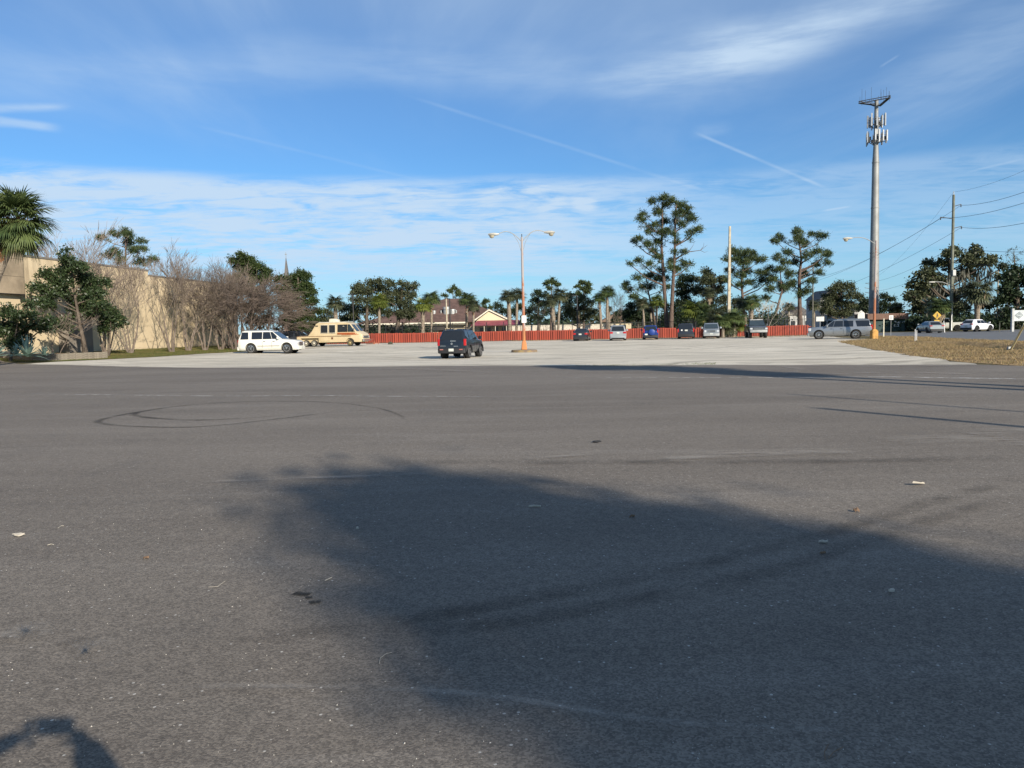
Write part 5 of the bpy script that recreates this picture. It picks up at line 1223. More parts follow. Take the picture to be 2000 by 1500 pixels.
for a in (
    (657, 112, 655, 592, 19, 'd', 'stout cabbage palm rising directly above the motorhome roof', .30, .5),
    (741, 108, 741, 590, 21, 'y', 'yellowish palm with pale straight trunk in front of the live oak', .20, 0),
    (826, 108, 826, 596, 20, 'y', 'yellow-green palm with chunky criss-cross trunk left of the brown roof', .26, .95),
    (843, 112, 843, 584, 19, 'g', 'green palm just right of the yellow one with boots under its crown', .18, .35),
    (911, 112, 913, 586, 19, 'g', 'taller of two close palms in front of the brown roof', .20, .4),
    (925, 108, 925, 597, 16, 'd', 'shorter darker palm right behind the black SUV', .16, .3),
    (996, 112, 993, 581, 19, 'd', 'left palm of the pair just left of the double lamp post', .30, 0),
    (1009, 116, 1010, 578, 18, 'd', 'palm half hidden by the double lamp post', .2, 0),
    (1083, 110, 1077, 588, 16, 'd', 'leaning thick-trunked palm of the pair left of the dark sedan', .30, .6),
    (1090, 112, 1094, 576, 19, 'd', 'upright thin-trunked palm of the pair left of the dark sedan', .18, 0),
    (1175, 112, 1170, 584, 15, 'g', 'left palm of the pair above the silver minivan, with bulging boots', .2, .3),
    (1186, 112, 1186, 573, 18, 'g', 'right, taller palm of the pair above the silver minivan', .2, 0),
    (1259, 110, 1255, 593, 15, 'd', 'slim straight palm above the small blue SUV', .14, 0),
    (1272, 118, 1271, 603, 12, 'd', 'farther grey palm between two slim ones', .18, 0),
    (1282, 110, 1283, 589, 17, 'y', 'yellowish slim palm just left of the tall twin pines', .15, 0),
    (1357, 104, 1354, 607, 25, 'y', 'low bushy yellow-green palm over the dark grey SUV', .16, 0),
    (1366, 103, 1374, 609, 23, 'g', 'low bushy palm leaning right over the boxy silver SUV', .22, .5),
    (1385, 116, 1385, 574, 16, 'd', 'tall brownish palm emerging from the trees left of the concrete pole', .2, 0, True),
    (1457, 106, 1452, 593, 17, 'd', 'left palm of the pair above the lifted pickup', .2, .8),
    (1466, 104, 1469, 589, 20, 'g', 'right palm of the pair above the lifted pickup', .26, .9),
    (1540, 122, 1541, 600, 12, 'd', 'small grey palm among the pine trunks on the right', .16, 0),
    (1590, 122, 1590, 596, 14, 'd', 'ragged palm at the right end of the red fence', .16, 0),
    (1190, 165, 1190, 603, 7, 'd', 'tiny far palm seen between two palm trunks', .2, 0)):
    palm(*a[:7], tr=a[7], boots=a[8], skirt=(len(a) > 9))
palm(1836, 112, 1836, 601, 24, 'g', 'broad palm behind the yellow diamond sign', .22, .4, True, group='palms across the road')
palm(1821, 116, 1821, 590, 16, 'd', 'grey-green palm left of and behind the broad one by the diamond sign', .22, 0, group='palms across the road')
palm(1908, 110, 1909, 570, 32, 'd', 'large shaggy palm above the white crossover with rusty brown trunk', .36, .3, True, group='palms across the road')
# palmetto clump at the concrete pole: low stemless palms
for i, (px, py, r, kd, lab) in enumerate(((1412, 628, 21, 'g', 'low palmetto left of the concrete pole base'), (1434, 622, 25, 'g', 'largest palmetto wrapping the concrete pole base'), (1424, 641, 20, 'd', 'lowest palmetto hanging over the gravel below the concrete pole'), (1446, 636, 16, 'y', 'small yellowish palmetto right of the concrete pole base'), (1398, 618, 22, 'd', 'dark palmetto behind the boxy silver SUV'), (1374, 626, 17, 'g', 'palmetto low behind the dark grey SUV'))):
    D = 95.5 + .5 * i; p = gxf(px, D); t = thing('palmetto', lab, 'palmetto', tuple(p), 0, 'palmettos by the concrete pole'); c = at(px, py, D) - p
    obj('stem', MB().tube([(0, 0, 0), tuple(c)], [.2, .15], 7), M_palm, t); cr = link('fronds', crown_me[(i % 3, kd)], t); cr.location = c; s_ = r * D / F; cr.scale = (s_, s_, s_); cr.rotation_euler = (0, 0, i)

# near palm at the left edge: every frond a part
D = 40.0; b = gxf(-62, D); c = at(34, 436, D)
np_ = thing('near_palm_tree', 'big close cabbage palm leaning in from the left edge above the tan building', 'palm tree', tuple(b)); top = c - b
pts = [Vector((top.x * k ** 1.25, 0, top.z * k)) for k in np.linspace(0, 1, 12)]
obj('trunk', MB().tube(pts, [.42] + [.27] * 8 + [.28, .30, .24], 14), M_palm, np_, 60)
bm_ = MB()
for i in range(110):
    k = .70 + .30 * i / 110; o = Vector((top.x * k ** 1.25, 0, top.z * k)); a = i * 2.4; tr = .27 + .10 * (i / 110); d = Vector((math.cos(a), math.sin(a), 0)); sd = Vector((-math.sin(a), math.cos(a), 0))
    bm_.poly([o + d * tr * .85 - sd * .10, o + d * tr * .85 + sd * .10, o + d * (tr + .16) + sd * .045 + Vector((0, 0, .34)), o + d * (tr + .16) - sd * .045 + Vector((0, 0, .34))], (0, 0, .05))
tag(obj('leaf_bases', bm_, M_boot, np_), kind='stuff')
els = [80, 62, 45, 30, 15, 0, -18, -38, -58]
fm = {(e, v): frond_mesh([frond(e * 7 + v * 31 + 900, R(e), 1.0, 36, .30 if e > 0 else .6)], F_palm, 'frond') for e in els for v in (0, 1)}
for i in range(50):
    e = els[min(8, int(9 * ((i + .5) / 50) ** 1.2))]; o = link('frond', fm[(e, i % 2)], np_); o.location = top + Vector((0, 0, .1 - .25 * i / 58)); o.rotation_euler = (random.uniform(-.12, .12), random.uniform(-.12, .12), i * 2.39996); s_ = random.uniform(1.75, 2.1) * (1 if e > -20 else .9); o.scale = (s_,) * 3

# ------------------------------------------------------------------ bare crape myrtles
def bare_mesh(seed, stems=4, H=8.0, spread=.33, mat=None, levels=5, dens=3, twig=.010, arch=.0):
    rd = random.Random(seed); V = []; Fc = []
    mb = MB()
    def grow(p, d, ln, r, lv):
        n = 3 if lv > 1 else 2; pts = [p]; q = p; dd = d
        for i in range(n):
            dd = (dd + Vector((rd.gauss(0, .10), rd.gauss(0, .10), rd.gauss(.03, .06) - arch * (levels - lv) * .05))).normalized(); q = q + dd * ln / n; pts.append(q)
        r2 = r * (.62 if lv > 1 else .5); mb.tube(pts, [r + (r2 - r) * i / n for i in range(n + 1)], 6 if lv > 4 else (4 if lv > 2 else 3), cap=False)
        if lv <= 0: return
        k = dens if lv < levels else 2
        for j in range(k):
            a = rd.uniform(0, 2 * math.pi); tilt = rd.uniform(.25, .62) if j else rd.uniform(.05, .25)
            u = dd.cross(Vector((rd.gauss(0, 1), rd.gauss(0, 1), rd.gauss(0, 1)))).normalized()
            nd = (dd * math.cos(tilt) + u * math.sin(tilt)); nd.z = nd.z * .9 + .12; nd.normalize()
            st = pts[-1] if j == 0 or rd.random() < .6 else pts[-2]
            grow(st, nd, ln * rd.uniform(.62, .86), max(twig, r2 * rd.uniform(.6, .85)), lv - 1)
    for s_ in range(stems):
        a = 2 * math.pi * s_ / stems + rd.uniform(-.4, .4); sp = rd.uniform(.1, spread)
        d = Vector((math.cos(a) * sp, math.sin(a) * sp, 1)).normalized(); grow(Vector((math.cos(a) * .16, math.sin(a) * .16, -.1)), d, H * .30, H * .0075 + .008, levels)
    return mb
bares = [bare_mesh(21, 4, 8.2, .34).mesh('branches', M_bark_w), bare_mesh(22, 5, 8.0, .26).mesh('branches', M_bark_w), bare_mesh(23, 3, 8.0, .42).mesh('branches', M_bark_w), bare_mesh(29, 6, 7.0, .60, dens=3, twig=.012, arch=1.0).mesh('branches', trunk_mat('thicket_bark', (.15, .12, .10), (.09, .07, .058)))]
def mesh_h(me):
    co = np.empty(len(me.vertices) * 3, np.float32); me.vertices.foreach_get('co', co); return co.reshape(-1, 3)[:, 2].max()
bh = [mesh_h(m_) for m_ in bares]
for i, (px, D, ytop, v, lab) in enumerate((
    (140, 67, 442, 0, 'tallest bare crape myrtle, its twigs rising above the leafy magnolia'), (208, 64.5, 470, 1, 'bare crape myrtle with dark trunks just right of the magnolia'),
    (255, 68, 488, 1, 'bare crape myrtle in front of the middle of the tan wall'), 
    (336, 72.5, 478, 0, 'widest-spreading bare crape myrtle standing alone before the tan wall'), (368, 76, 500, 1, 'bare crape myrtle right of the lone spreading one'),
    (400, 78, 500, 0, 'bare crape myrtle near the low end of the tan wall'), (432, 80, 496, 1, 'bare crape myrtle at the edge of the dense thicket'), (460, 79, 520, 3, 'dense arching bare tree at the left of the thicket'),
    (486, 80, 512, 3, 'densest bare tree directly behind the white SUV'), (512, 82, 540, 3, 'bare arching tree above the white SUV hood'), (536, 84, 565, 3, 'low bare tree against the right-hand cedar'), (470, 86, 508, 0, 'bare tree deep in the thicket'), (448, 84, 520, 3, 'dark bare tree in the left rear of the thicket'), (500, 87, 525, 3, 'dark bare tree in the rear middle of the thicket'), (524, 88, 552, 3, 'dark bare tree in the rear right of the thicket'))):
    p = gxf(px, D); p.z = gz(p.x, p.y); h = at(px, ytop, D).z; s_ = h / bh[v]
    t = thing('bare_tree', lab, 'bare tree', tuple(p), i * 1.9, 'bare crape myrtles along the tan wall'); o = link('branches', bares[v], t); sx = s_ * (1.0 if v != 3 else 1.25); o.scale = (sx, sx, s_)
    obj('trunk_base', MB().lathe([(.30, -.1), (.22, .08), (.16, .3)], (0, 0, 0), 'Z', 9), M_bark_w, t, 60)

# ------------------------------------------------------------------ leafy trees
def tree(nm, label, px, D, blobs, leafmat, barkmat, tr=.25, leaf=(.30, .15), clump=.45, nclump=1.4, nleaf=26, depth=.6, cat='tree', group=None, fork=.45, needle=False, moss=None, lean=None, trunkpts=None, gap=1.22, twigs=True):
    b = gxf(px, D); b.z = gz(b.x, b.y)
    t = thing(nm, label, cat, tuple(b), 0, group)
    B = []; rr = []; mean_r = np.mean([q[2] for q in blobs]) * D / F
    xs = [q[0] for q in blobs]; halfw = (max(xs) - min(xs)) / 2 * D / F
    for q in blobs:
        r = q[2] * D / F * gap; dy = random.uniform(-1, 1) * depth * halfw * .8
        c = at(q[0] + random.uniform(-2, 2), q[1] + random.uniform(-2, 2), D); c.y += dy; B.append(np.array(c - b)); rr.append(r)
    ztop = max(q[2] for q in B)
    # trunk
    if trunkpts: tp_ = [at(x, y, D) - b for x, y in trunkpts]; tp_[0] = Vector((tp_[0].x, 0, 0))
    else:
        cx = np.mean([q[0] for q in B]); zf = ztop * fork; tp_ = [Vector((0, 0, -.1)), Vector((cx * .15, 0, zf * .5)), Vector((cx * .4, 0, zf)), Vector((cx * .8, 0, (zf + ztop) / 2)), Vector((cx, 0, ztop * .96))]
    n = len(tp_); rad = [tr * (1.25 if i == 0 else 1) * (1 - .78 * i / (n - 1)) for i in range(n)]
    obj('trunk', MB().tube(tp_, rad, 10), barkmat, t, 60)
    br = MB(); C = []; A = []; Bv = []; Tn = []; segz = [p_.z for p_ in tp_]
    def on_trunk(z):
        for i in range(n - 1):
            if segz[i] <= z <= segz[i + 1]: return tp_[i].lerp(tp_[i + 1], (z - segz[i]) / max(1e-6, segz[i + 1] - segz[i])), rad[i] + (rad[i + 1] - rad[i]) * (z - segz[i]) / max(1e-6, segz[i + 1] - segz[i])
        return (tp_[-1], rad[-1]) if z > segz[-1] else (tp_[0], rad[0])
    for c, r in zip(B, rr):
        cv = Vector(c); hd = math.hypot(cv.x, cv.y); z0 = max(ztop * fork * .55, cv.z - .55 * hd - .3 * r); st, r0 = on_trunk(min(z0, segz[-1] * .97)); r0 = min(r0 * .55, .05 + .02 * (cv - st).length)
        mid = st.lerp(cv, .5) + Vector((random.uniform(-.1, .1), random.uniform(-.1, .1), -.08 * hd)); br.tube([st, mid, cv], [r0, r0 * .7, r0 * .35], 5, cap=False)
        nc = max(3, int(nclump * 4 * (r / clump) ** 1.6)); dirs = rand_unit(nc); dirs[:, 2] = np.abs(dirs[:, 2]) * .95 - .75 * rng.random(nc) ** 1.5; dirs[:, 1] *= .9
        cc = c + dirs * r * rng.uniform(.45, 1.0, (nc, 1)); ct = rng.random(nc)
        if twigs:
            for q in cc[::2]: br.tube([cv, Vector(q)], [r0 * .3, .012], 3, cap=False)
        if needle and hd > 1.0:      # tufts along the outer half of the limb
            ex = np.array([Vector(mid).lerp(cv, f_) for f_ in rng.uniform(.1, .9, 3)]) + rng.normal(size=(3, 3)) * .25; cc = np.concatenate([cc, ex]); ct = np.concatenate([ct, rng.random(3)])
        for q, tt in zip(cc, ct):
            m_ = int(nleaf * rng.uniform(.6, 1.4)); off_ = rng.normal(size=(m_, 3)) * clump * rng.uniform(.7, 1.25) * np.array([.5, .5, .42])
            if needle: d_ = unit(off_ + np.array([0, 0, .12])); a_, b_ = leaf_axes(m_, leaf[0], leaf[1], d_, .35)
            else: a_, b_ = leaf_axes(m_, leaf[0], leaf[1], unit(off_) + np.array([0, 0, -.1]), 1.0)
            C.append(q + off_); A.append(a_); Bv.append(b_); Tn.append(np.clip(tt * .55 + rng.random(m_) * .45, 0, 1))
    tag(obj('branches', br, barkmat, t), kind=None)
    cards('crown', np.concatenate(C), np.concatenate(A), np.concatenate(Bv), leafmat, t, np.concatenate(Tn))
    if moss:
        C2 = []; A2 = []; B2 = []
        for q in moss:
            m_ = 60; c = np.array(at(q[0], q[1], D - halfw * .3 * random.random()) - b); r = q[2] * D / F
            pp = c + rng.uniform(-1, 1, (m_, 3)) * r; L_ = rng.uniform(.5, 1.7, m_); C2.append(pp - np.array([0, 0, 1]) * L_[:, None] * .5)
            A2.append(np.stack([rng.normal(size=m_) * .04, rng.normal(size=m_) * .04, L_ * .5], 1)); an = rng.uniform(0, 3.14, m_); B2.append(np.stack([np.cos(an), np.sin(an), an * 0], 1) * rng.uniform(.04, .12, (m_, 1)))
        tag(cards('hanging_moss', np.concatenate(C2), np.concatenate(A2), np.concatenate(B2), F_moss, t), kind='stuff')
    return t

PG = 'tall pines behind the red fence'
pk_ = dict(gap=1.12, leaf=(.42, .075), clump=.44, nclump=1.75, nleaf=32, needle=True, fork=.40, depth=.55)
tree('pine_tree', 'left trunk of the tallest twin pines, crown reaching furthest left', 1304, 114, [(1293, 391, 11), (1276, 396, 9), (1259, 418, 8), (1252, 428, 6), (1286, 413, 11), (1281, 439, 10), (1271, 454, 9), (1247, 468, 8), (1262, 480, 9), (1283, 475, 10), (1276, 492, 8), (1247, 509, 8), (1228, 516, 6), (1266, 514, 8), (1286, 504, 9), (1299, 400, 9), (1300, 430, 10), (1298, 452, 8), (1238, 470, 6), (1256, 432, 6), (1290, 458, 9)],
     F_pine, M_pine, .34, group=PG, trunkpts=[(1304, 660), (1300, 600), (1296, 540), (1292, 480), (1294, 430), (1293, 395)], **pk_)
tree('pine_tree', 'right trunk of the tallest twin pines with sparse right-hand limbs', 1310, 113, [(1314, 396, 11), (1334, 401, 11), (1346, 408, 7), (1324, 418, 10), (1348, 430, 9), (1329, 439, 8), (1362, 449, 8), (1372, 442, 5), (1314, 456, 8), (1353, 454, 6), (1319, 473, 7), (1314, 492, 6), (1334, 494, 6), (1312, 509, 9), (1336, 514, 9), (1348, 516, 6), (1324, 524, 9), (1308, 526, 8), (1340, 415, 8), (1318, 432, 8), (1352, 420, 6)],
     F_pine, M_pine, .34, group=PG, trunkpts=[(1310, 660), (1312, 600), (1315, 545), (1318, 490), (1319, 440), (1321, 400)], **pk_)
tw = [o for o in col.objects if o.get('label', '').startswith('right trunk of the tallest')][0]; q0 = Vector(tw.location)
lm = MB(); A0 = at(1318, 506, 113) - q0; A1 = at(1345, 492, 112) - q0; A2 = at(1368, 489, 112) - q0; A3 = at(1382, 478, 112) - q0
lm.tube([A0, A1, A2, A3], [.11, .07, .04, .012], 5); lm.tube([A1, at(1352, 482, 112) - q0, at(1356, 474, 112) - q0], [.04, .025, .01], 4); lm.tube([A2, at(1374, 481, 112) - q0, at(1375, 474, 112) - q0], [.03, .02, .01], 4); lm.tube([A2, at(1376, 493, 112) - q0, at(1382, 491, 112) - q0], [.03, .02, .01], 4)
obj('bare_limb', lm, M_pine, tw)
tree('pine_tree', 'shorter dark pine at the left foot of the twin pines', 1283, 117, [(1271, 538, 11), (1242, 545, 9), (1218, 559, 7), (1233, 566, 7), (1286, 547, 11), (1257, 562, 9), (1290, 528, 9), (1240, 578, 7), (1224, 552, 6), (1275, 560, 8), (1298, 545, 8), (1300, 562, 8)], F_pine, M_pine, .26, group=PG, **pk_)
tree('pine_tree', 'dense pine immediately right of the bare concrete pole', 1452, 122, [(1425, 494, 8), (1415, 507, 7), (1446, 493, 11), (1460, 496, 10), (1434, 509, 10), (1451, 514, 11), (1473, 504, 10), (1487, 509, 9), (1463, 528, 10), (1444, 538, 9), (1480, 533, 10), (1499, 526, 8), (1458, 552, 8), (1488, 550, 9), (1442, 557, 7), (1504, 545, 8), (1430, 530, 8), (1420, 545, 7)], F_pine, M_pine, .34, group=PG, trunkpts=[(1452, 655), (1452, 600), (1448, 550), (1452, 510)], **dict(pk_, gap=1.34))
tree('pine_tree', 'broad flat-topped pine, right-most of the pines behind the fence', 1563, 121, [(1550, 456, 10), (1528, 463, 9), (1509, 473, 7), (1569, 461, 8), (1586, 456, 6), (1598, 461, 7), (1611, 464, 5), (1554, 474, 9), (1578, 475, 7), (1535, 494, 8), (1569, 502, 9), (1588, 494, 9), (1610, 497, 8), (1624, 494, 7), (1614, 514, 7), (1598, 518, 7), (1554, 514, 10), (1574, 533, 9), (1593, 533, 7), (1554, 557, 9), (1576, 552, 8), (1574, 571, 8), (1560, 575, 8)], F_pine, M_pine, .40, group=PG, trunkpts=[(1563, 655), (1562, 600), (1561, 545), (1565, 505), (1560, 465)], **dict(pk_, gap=1.26))
tree('pine_tree', 'leaning middle pine between two larger ones, dark slanting trunk', 1513, 119, [(1516, 502, 8), (1533, 514, 8), (1521, 528, 9), (1540, 538, 9), (1523, 560, 9), (1502, 566, 8), (1535, 564, 8), (1499, 581, 7), (1508, 545, 8), (1545, 555, 8)], F_pine, M_pine, .28, group=PG, trunkpts=[(1513, 655), (1516, 610), (1527, 570), (1524, 530)], **dict(pk_, gap=1.34))
pf_ = dict(pk_); pf_.update(nclump=1.1, leaf=(.6, .16))
tree('pine_tree', 'flat-topped pine showing above the tan building roof', 238, 112, [(235, 455, 9), (215, 457, 8), (204, 466, 7), (256, 463, 8), (240, 473, 9), (269, 471, 7), (283, 489, 7), (256, 489, 9), (229, 492, 9), (293, 505, 7), (267, 511, 9), (240, 511, 9), (212, 500, 7)], F_pine, M_pine, .35, cat='tree', **dict(pk_, gap=1.45))
tree('pine_tree', 'small distant pine above the brown roof', 890, 185, [(886, 563, 6), (878, 567, 4), (868, 577, 4), (893, 568, 5), (897, 576, 5), (882, 572, 4)], F_pine, M_pine, .3, **pf_)
tree('pine_tree', 'small distant pine right of the brown roof ridge', 951, 180, [(951, 588, 6), (944, 592, 4), (957, 600, 5), (948, 600, 5)], F_pine, M_pine, .25, **pf_)
tree('pine_tree', 'round-topped distant pine behind the left of the lamp pair of palms', 1076, 165, [(1076, 551, 7), (1067, 556, 5), (1090, 558, 5), (1083, 553, 6), (1074, 562, 5)], F_pine, M_pine, .3, **pf_)
tree('pine_tree', 'bushy distant pine above the dark sedan', 1140, 165, [(1141, 551, 7), (1130, 558, 5), (1154, 562, 5), (1137, 566, 6), (1148, 572, 5), (1131, 574, 5), (1150, 556, 5)], F_pine, M_pine, .3, **pf_)
ok_ = dict(leaf=(.28, .16), clump=.58, nclump=1.75, nleaf=48, gap=1.28)
tree('live_oak', 'left half of the wide grey-green live oak beyond the motorhome nose', 716, 124, [(703, 558, 8), (727, 554, 9), (746, 552, 9), (699, 571, 10), (718, 569, 12), (741, 569, 12), (703, 588, 12), (726, 590, 12), (748, 592, 12), (699, 605, 12), (722, 609, 12), (745, 611, 12), (688, 615, 9), (693, 562, 6)], F_oak, M_bark, .4, **ok_)
tree('live_oak', 'right half of the wide grey-green live oak left of the brown roof', 775, 122, [(765, 556, 9), (786, 556, 9), (800, 562, 8), (764, 571, 12), (786, 573, 12), (803, 577, 9), (771, 592, 13), (794, 592, 12), (804, 604, 10), (767, 613, 12), (790, 611, 12), (806, 618, 8), (812, 560, 4), (755, 585, 10)], F_oak, M_bark, .4, **ok_)
tree('leafy_tree', 'dark low tree behind the motorhome roof', 672, 128, [(640, 612, 9), (632, 625, 10), (668, 606, 9), (680, 602, 8), (690, 620, 10), (650, 630, 10), (672, 622, 10)], F_oak, M_bark, .3, **ok_)
tree('leafy_tree', 'grey-green tree right behind the double lamp post', 1052, 150, [(1051, 574, 9), (1064, 579, 8), (1045, 588, 9), (1058, 596, 10), (1043, 604, 9), (1067, 612, 10), (1045, 620, 10), (1030, 610, 7), (1072, 595, 8)], F_dark, M_bark, .35, **ok_)
tree('leafy_tree', 'small grey-green tree behind the palms left of the lamp post', 980, 160, [(975, 600, 8), (985, 608, 8), (1000, 612, 8), (968, 612, 7), (1018, 605, 8), (1012, 596, 6)], F_dark, M_bark, .3, **ok_)
tree('leafy_tree', 'wide olive-green tree behind the dark sedan', 1130, 135, [(1117, 578, 7), (1137, 580, 7), (1112, 590, 9), (1130, 592, 10), (1148, 592, 9), (1101, 604, 10), (1121, 606, 12), (1141, 606, 12), (1159, 610, 9), (1112, 618, 10), (1130, 620, 10), (1152, 620, 10), (1170, 622, 7), (1095, 618, 8)], F_oak, M_bark, .4, **ok_)
tree('leafy_tree', 'small round far tree above the silver minivan', 1212, 170, [(1215, 610, 7), (1206, 615, 7), (1224, 617, 6), (1200, 624, 6)], F_dark, M_bark, .25, **ok_)
tree('leafy_tree', 'rounded dark tree above the blue SUV, left of the slim palms', 1247, 124, [(1234, 602, 9), (1249, 599, 9), (1227, 611, 9), (1242, 614, 12), (1258, 610, 9), (1264, 621, 9), (1234, 623, 11), (1252, 624, 10), (1224, 626, 8), (1266, 632, 8)], F_dark, M_bark, .3, **ok_)
tree('leafy_tree', 'dark tree right behind the twin pine trunks', 1332, 128, [(1334, 543, 10), (1348, 546, 10), (1329, 560, 11), (1329, 575, 13), (1348, 568, 13), (1324, 598, 14), (1345, 590, 14), (1319, 618, 12), (1340, 612, 14), (1300, 600, 9), (1305, 620, 10), (1360, 600, 12)], F_dark, M_bark, .4, **ok_)
tree('leafy_tree', 'olive tree with pointed top left of the concrete pole', 1384, 124, [(1377, 531, 7), (1382, 540, 8), (1367, 549, 11), (1386, 552, 11), (1408, 550, 9), (1396, 565, 12), (1412, 566, 10), (1370, 570, 12), (1408, 588, 12), (1390, 590, 13), (1375, 600, 12), (1412, 606, 11), (1435, 590, 9), (1440, 605, 9)], F_oak, M_bark, .4, **ok_)
tree('leafy_tree', 'dark green leafy tree above the hood of the long grey SUV', 1645, 132, [(1640, 557, 9), (1627, 565, 9), (1652, 564, 10), (1664, 561, 8), (1624, 579, 11), (1640, 578, 12), (1659, 578, 11), (1670, 583, 7), (1613, 594, 9), (1632, 594, 12), (1650, 597, 12), (1666, 596, 9), (1608, 610, 9), (1627, 613, 11), (1646, 613, 12), (1662, 611, 9)], F_oak, M_bark, .35, **ok_)
tree('leafy_tree', 'dark tree directly left of the cell tower base', 1690, 150, [(1682, 588, 6), (1691, 595, 8), (1697, 585, 5), (1684, 606, 8), (1696, 608, 8), (1676, 603, 7)], F_dark, M_bark, .3, **ok_)
tree('leafy_tree', 'dark tree directly right of the cell tower base', 1735, 150, [(1730, 582, 9), (1740, 586, 6), (1726, 595, 10), (1737, 602, 10), (1746, 608, 9), (1752, 596, 6), (1722, 608, 9), (1756, 612, 9)], F_dark, M_bark, .3, **ok_)
ml_ = [(1910, 530, 10), (1925, 520, 10), (1935, 530, 8), (1900, 545, 12), (1880, 530, 10), (1856, 540, 10), (1830, 560, 10), (1800, 580, 10), (1930, 548, 8), (1955, 610, 10), (1870, 560, 12), (1840, 600, 10), (1815, 612, 8)]
tree('mossy_oak', 'huge dark live oak hung with grey moss behind the utility pole', 1870, 128, [(1878, 492, 12), (1897, 494, 11), (1916, 497, 10), (1858, 494, 11), (1834, 499, 10), (1822, 514, 10), (1844, 516, 13), (1868, 514, 13), (1892, 514, 13), (1916, 514, 12), (1933, 512, 9), (1941, 523, 6), (1796, 533, 10), (1782, 542, 9), (1815, 538, 12), (1772, 559, 10), (1796, 557, 13), (1825, 552, 14), (1854, 547, 14), (1882, 538, 14), (1911, 533, 11), (1762, 581, 11), (1784, 581, 14), (1813, 576, 15), (1844, 576, 15), (1873, 571, 15), (1930, 542, 7), (1764, 602, 11), (1791, 602, 14), (1820, 605, 14), (1854, 602, 15), (1882, 600, 14), (1911, 600, 13)],
     F_oak, M_bark, .65, leaf=(.48, .30), clump=.72, nclump=1.7, nleaf=30, moss=ml_)
tree('leafy_tree', 'dark dense tree at the right edge behind the business sign', 1985, 120, [(1966, 540, 10), (1988, 530, 11), (1983, 552, 13), (1960, 564, 12), (1998, 552, 13), (1976, 581, 15), (1955, 588, 12), (1995, 583, 15), (1964, 612, 14), (1988, 612, 14), (2020, 540, 16), (2025, 575, 20), (2020, 612, 20)], F_dark, M_bark, .5, leaf=(.48, .30), clump=.72, nclump=1.9, nleaf=30, moss=[(1958, 606, 9), (1972, 608, 8)])
tree('feathery_tree', 'thin feathery-topped tree rising above the dark one at the right edge', 1984, 126, [(1975, 490, 6), (1984, 488, 6), (1965, 498, 5), (1993, 494, 6), (1978, 502, 5), (1990, 506, 5), (1968, 510, 5)], F_oak, M_bark, .22, leaf=(.24, .10), clump=.5, nclump=.4, nleaf=14, fork=.7)
cd_ = dict(gap=1.38, leaf=(.24, .11), clump=.44, nclump=2.5, nleaf=52, fork=.2)
tree('cedar_tree', 'tall rounded cedar topping the bare thicket', 490, 91, [(475, 503, 6), (472, 511, 9), (457, 511, 7), (487, 514, 10), (502, 521, 11), (466, 522, 11), (515, 531, 10), (483, 534, 14), (520, 546, 10), (502, 548, 14), (468, 546, 13), (505, 571, 15), (479, 571, 15), (496, 597, 15), (475, 605, 13), (498, 627, 12), (520, 624, 10), (520, 590, 11)], F_cedar, M_bark, .35, **cd_)
tree('cedar_tree', 'bulky dark green cedar left of the motorhome', 583, 93, [(584, 535, 8), (595, 542, 8), (574, 542, 8), (549, 547, 8), (561, 550, 9), (603, 557, 9), (580, 557, 13), (553, 564, 12), (610, 571, 9), (591, 574, 14), (569, 578, 14), (617, 592, 7), (600, 595, 14), (576, 600, 15), (554, 594, 13), (617, 610, 7), (601, 617, 13), (577, 621, 14), (611, 630, 8), (592, 638, 8), (557, 627, 13), (570, 640, 8)], F_cedar, M_bark, .4, **cd_)
# far tree line: one mass
n = 90; C = []; 
for i in range(n):
    px = 560 + 1500 * i / n + random.uniform(-8, 8); D = random.uniform(215, 330); yt = 628 - (px - 560) * .009 + random.uniform(-6, 5); c = at(px, yt, D)
    m_ = 150; rad = random.uniform(4, 7); q = np.array([c.x, c.y, c.z * .5]) + rng.normal(size=(m_, 3)) * np.array([rad, rad * .6, c.z * .28]); q[:, 2] = np.clip(q[:, 2], 0, None); C.append(q)
C = np.concatenate(C); a_, b_ = leaf_axes(len(C), 1.5, .9)
tag(cards('distant_treeline', C, a_, b_, F_dark), 'far low belt of dark trees along the horizon behind everything', 'trees', kind='stuff')
# dark undergrowth across the road
C = []
for i in range(60):
    px = 1745 + 330 * i / 60; D = random.uniform(118, 126); c = at(px, 622 - random.uniform(0, 10), D); m_ = 170
    q = np.array([c.x, c.y, c.z * .45]) + rng.normal(size=(m_, 3)) * np.array([1.1, 1.0, c.z * .26]); q[:, 2] = np.clip(q[:, 2], 0, None); C.append(q)
C = np.concatenate(C); a_, b_ = leaf_axes(len(C), .5, .26)
tag(cards('undergrowth', C, a_, b_, F_dark), 'dark shrubby undergrowth beneath the oak across the road', 'shrubs', kind='stuff')
for nm_, x0_, x1_, D_, yt_, n_, m__, lab_ in (('hedge', 1290, 1530, 119, 606, 46, F_dark, 'dark brush filling the space between trunks behind the red fence'), ('hedge', 640, 840, 127, 634, 34, F_dark, 'low dark shrubs under the live oak behind the motorhome')):
    C = []
    for i in range(n_):
        px = x0_ + (x1_ - x0_) * i / n_; c = at(px, yt_ + random.uniform(-7, 9), D_ + random.uniform(-3, 3)); m_ = 190
        q = np.array([c.x, c.y, c.z * .45]) + rng.normal(size=(m_, 3)) * np.array([.9, .9, c.z * .25]); q[:, 2] = np.clip(q[:, 2], 0, None); C.append(q)
    C = np.concatenate(C); a_, b_ = leaf_axes(len(C), .45, .24)
    tag(cards(nm_, C, a_, b_, m__), lab_, 'shrubs', kind='stuff')
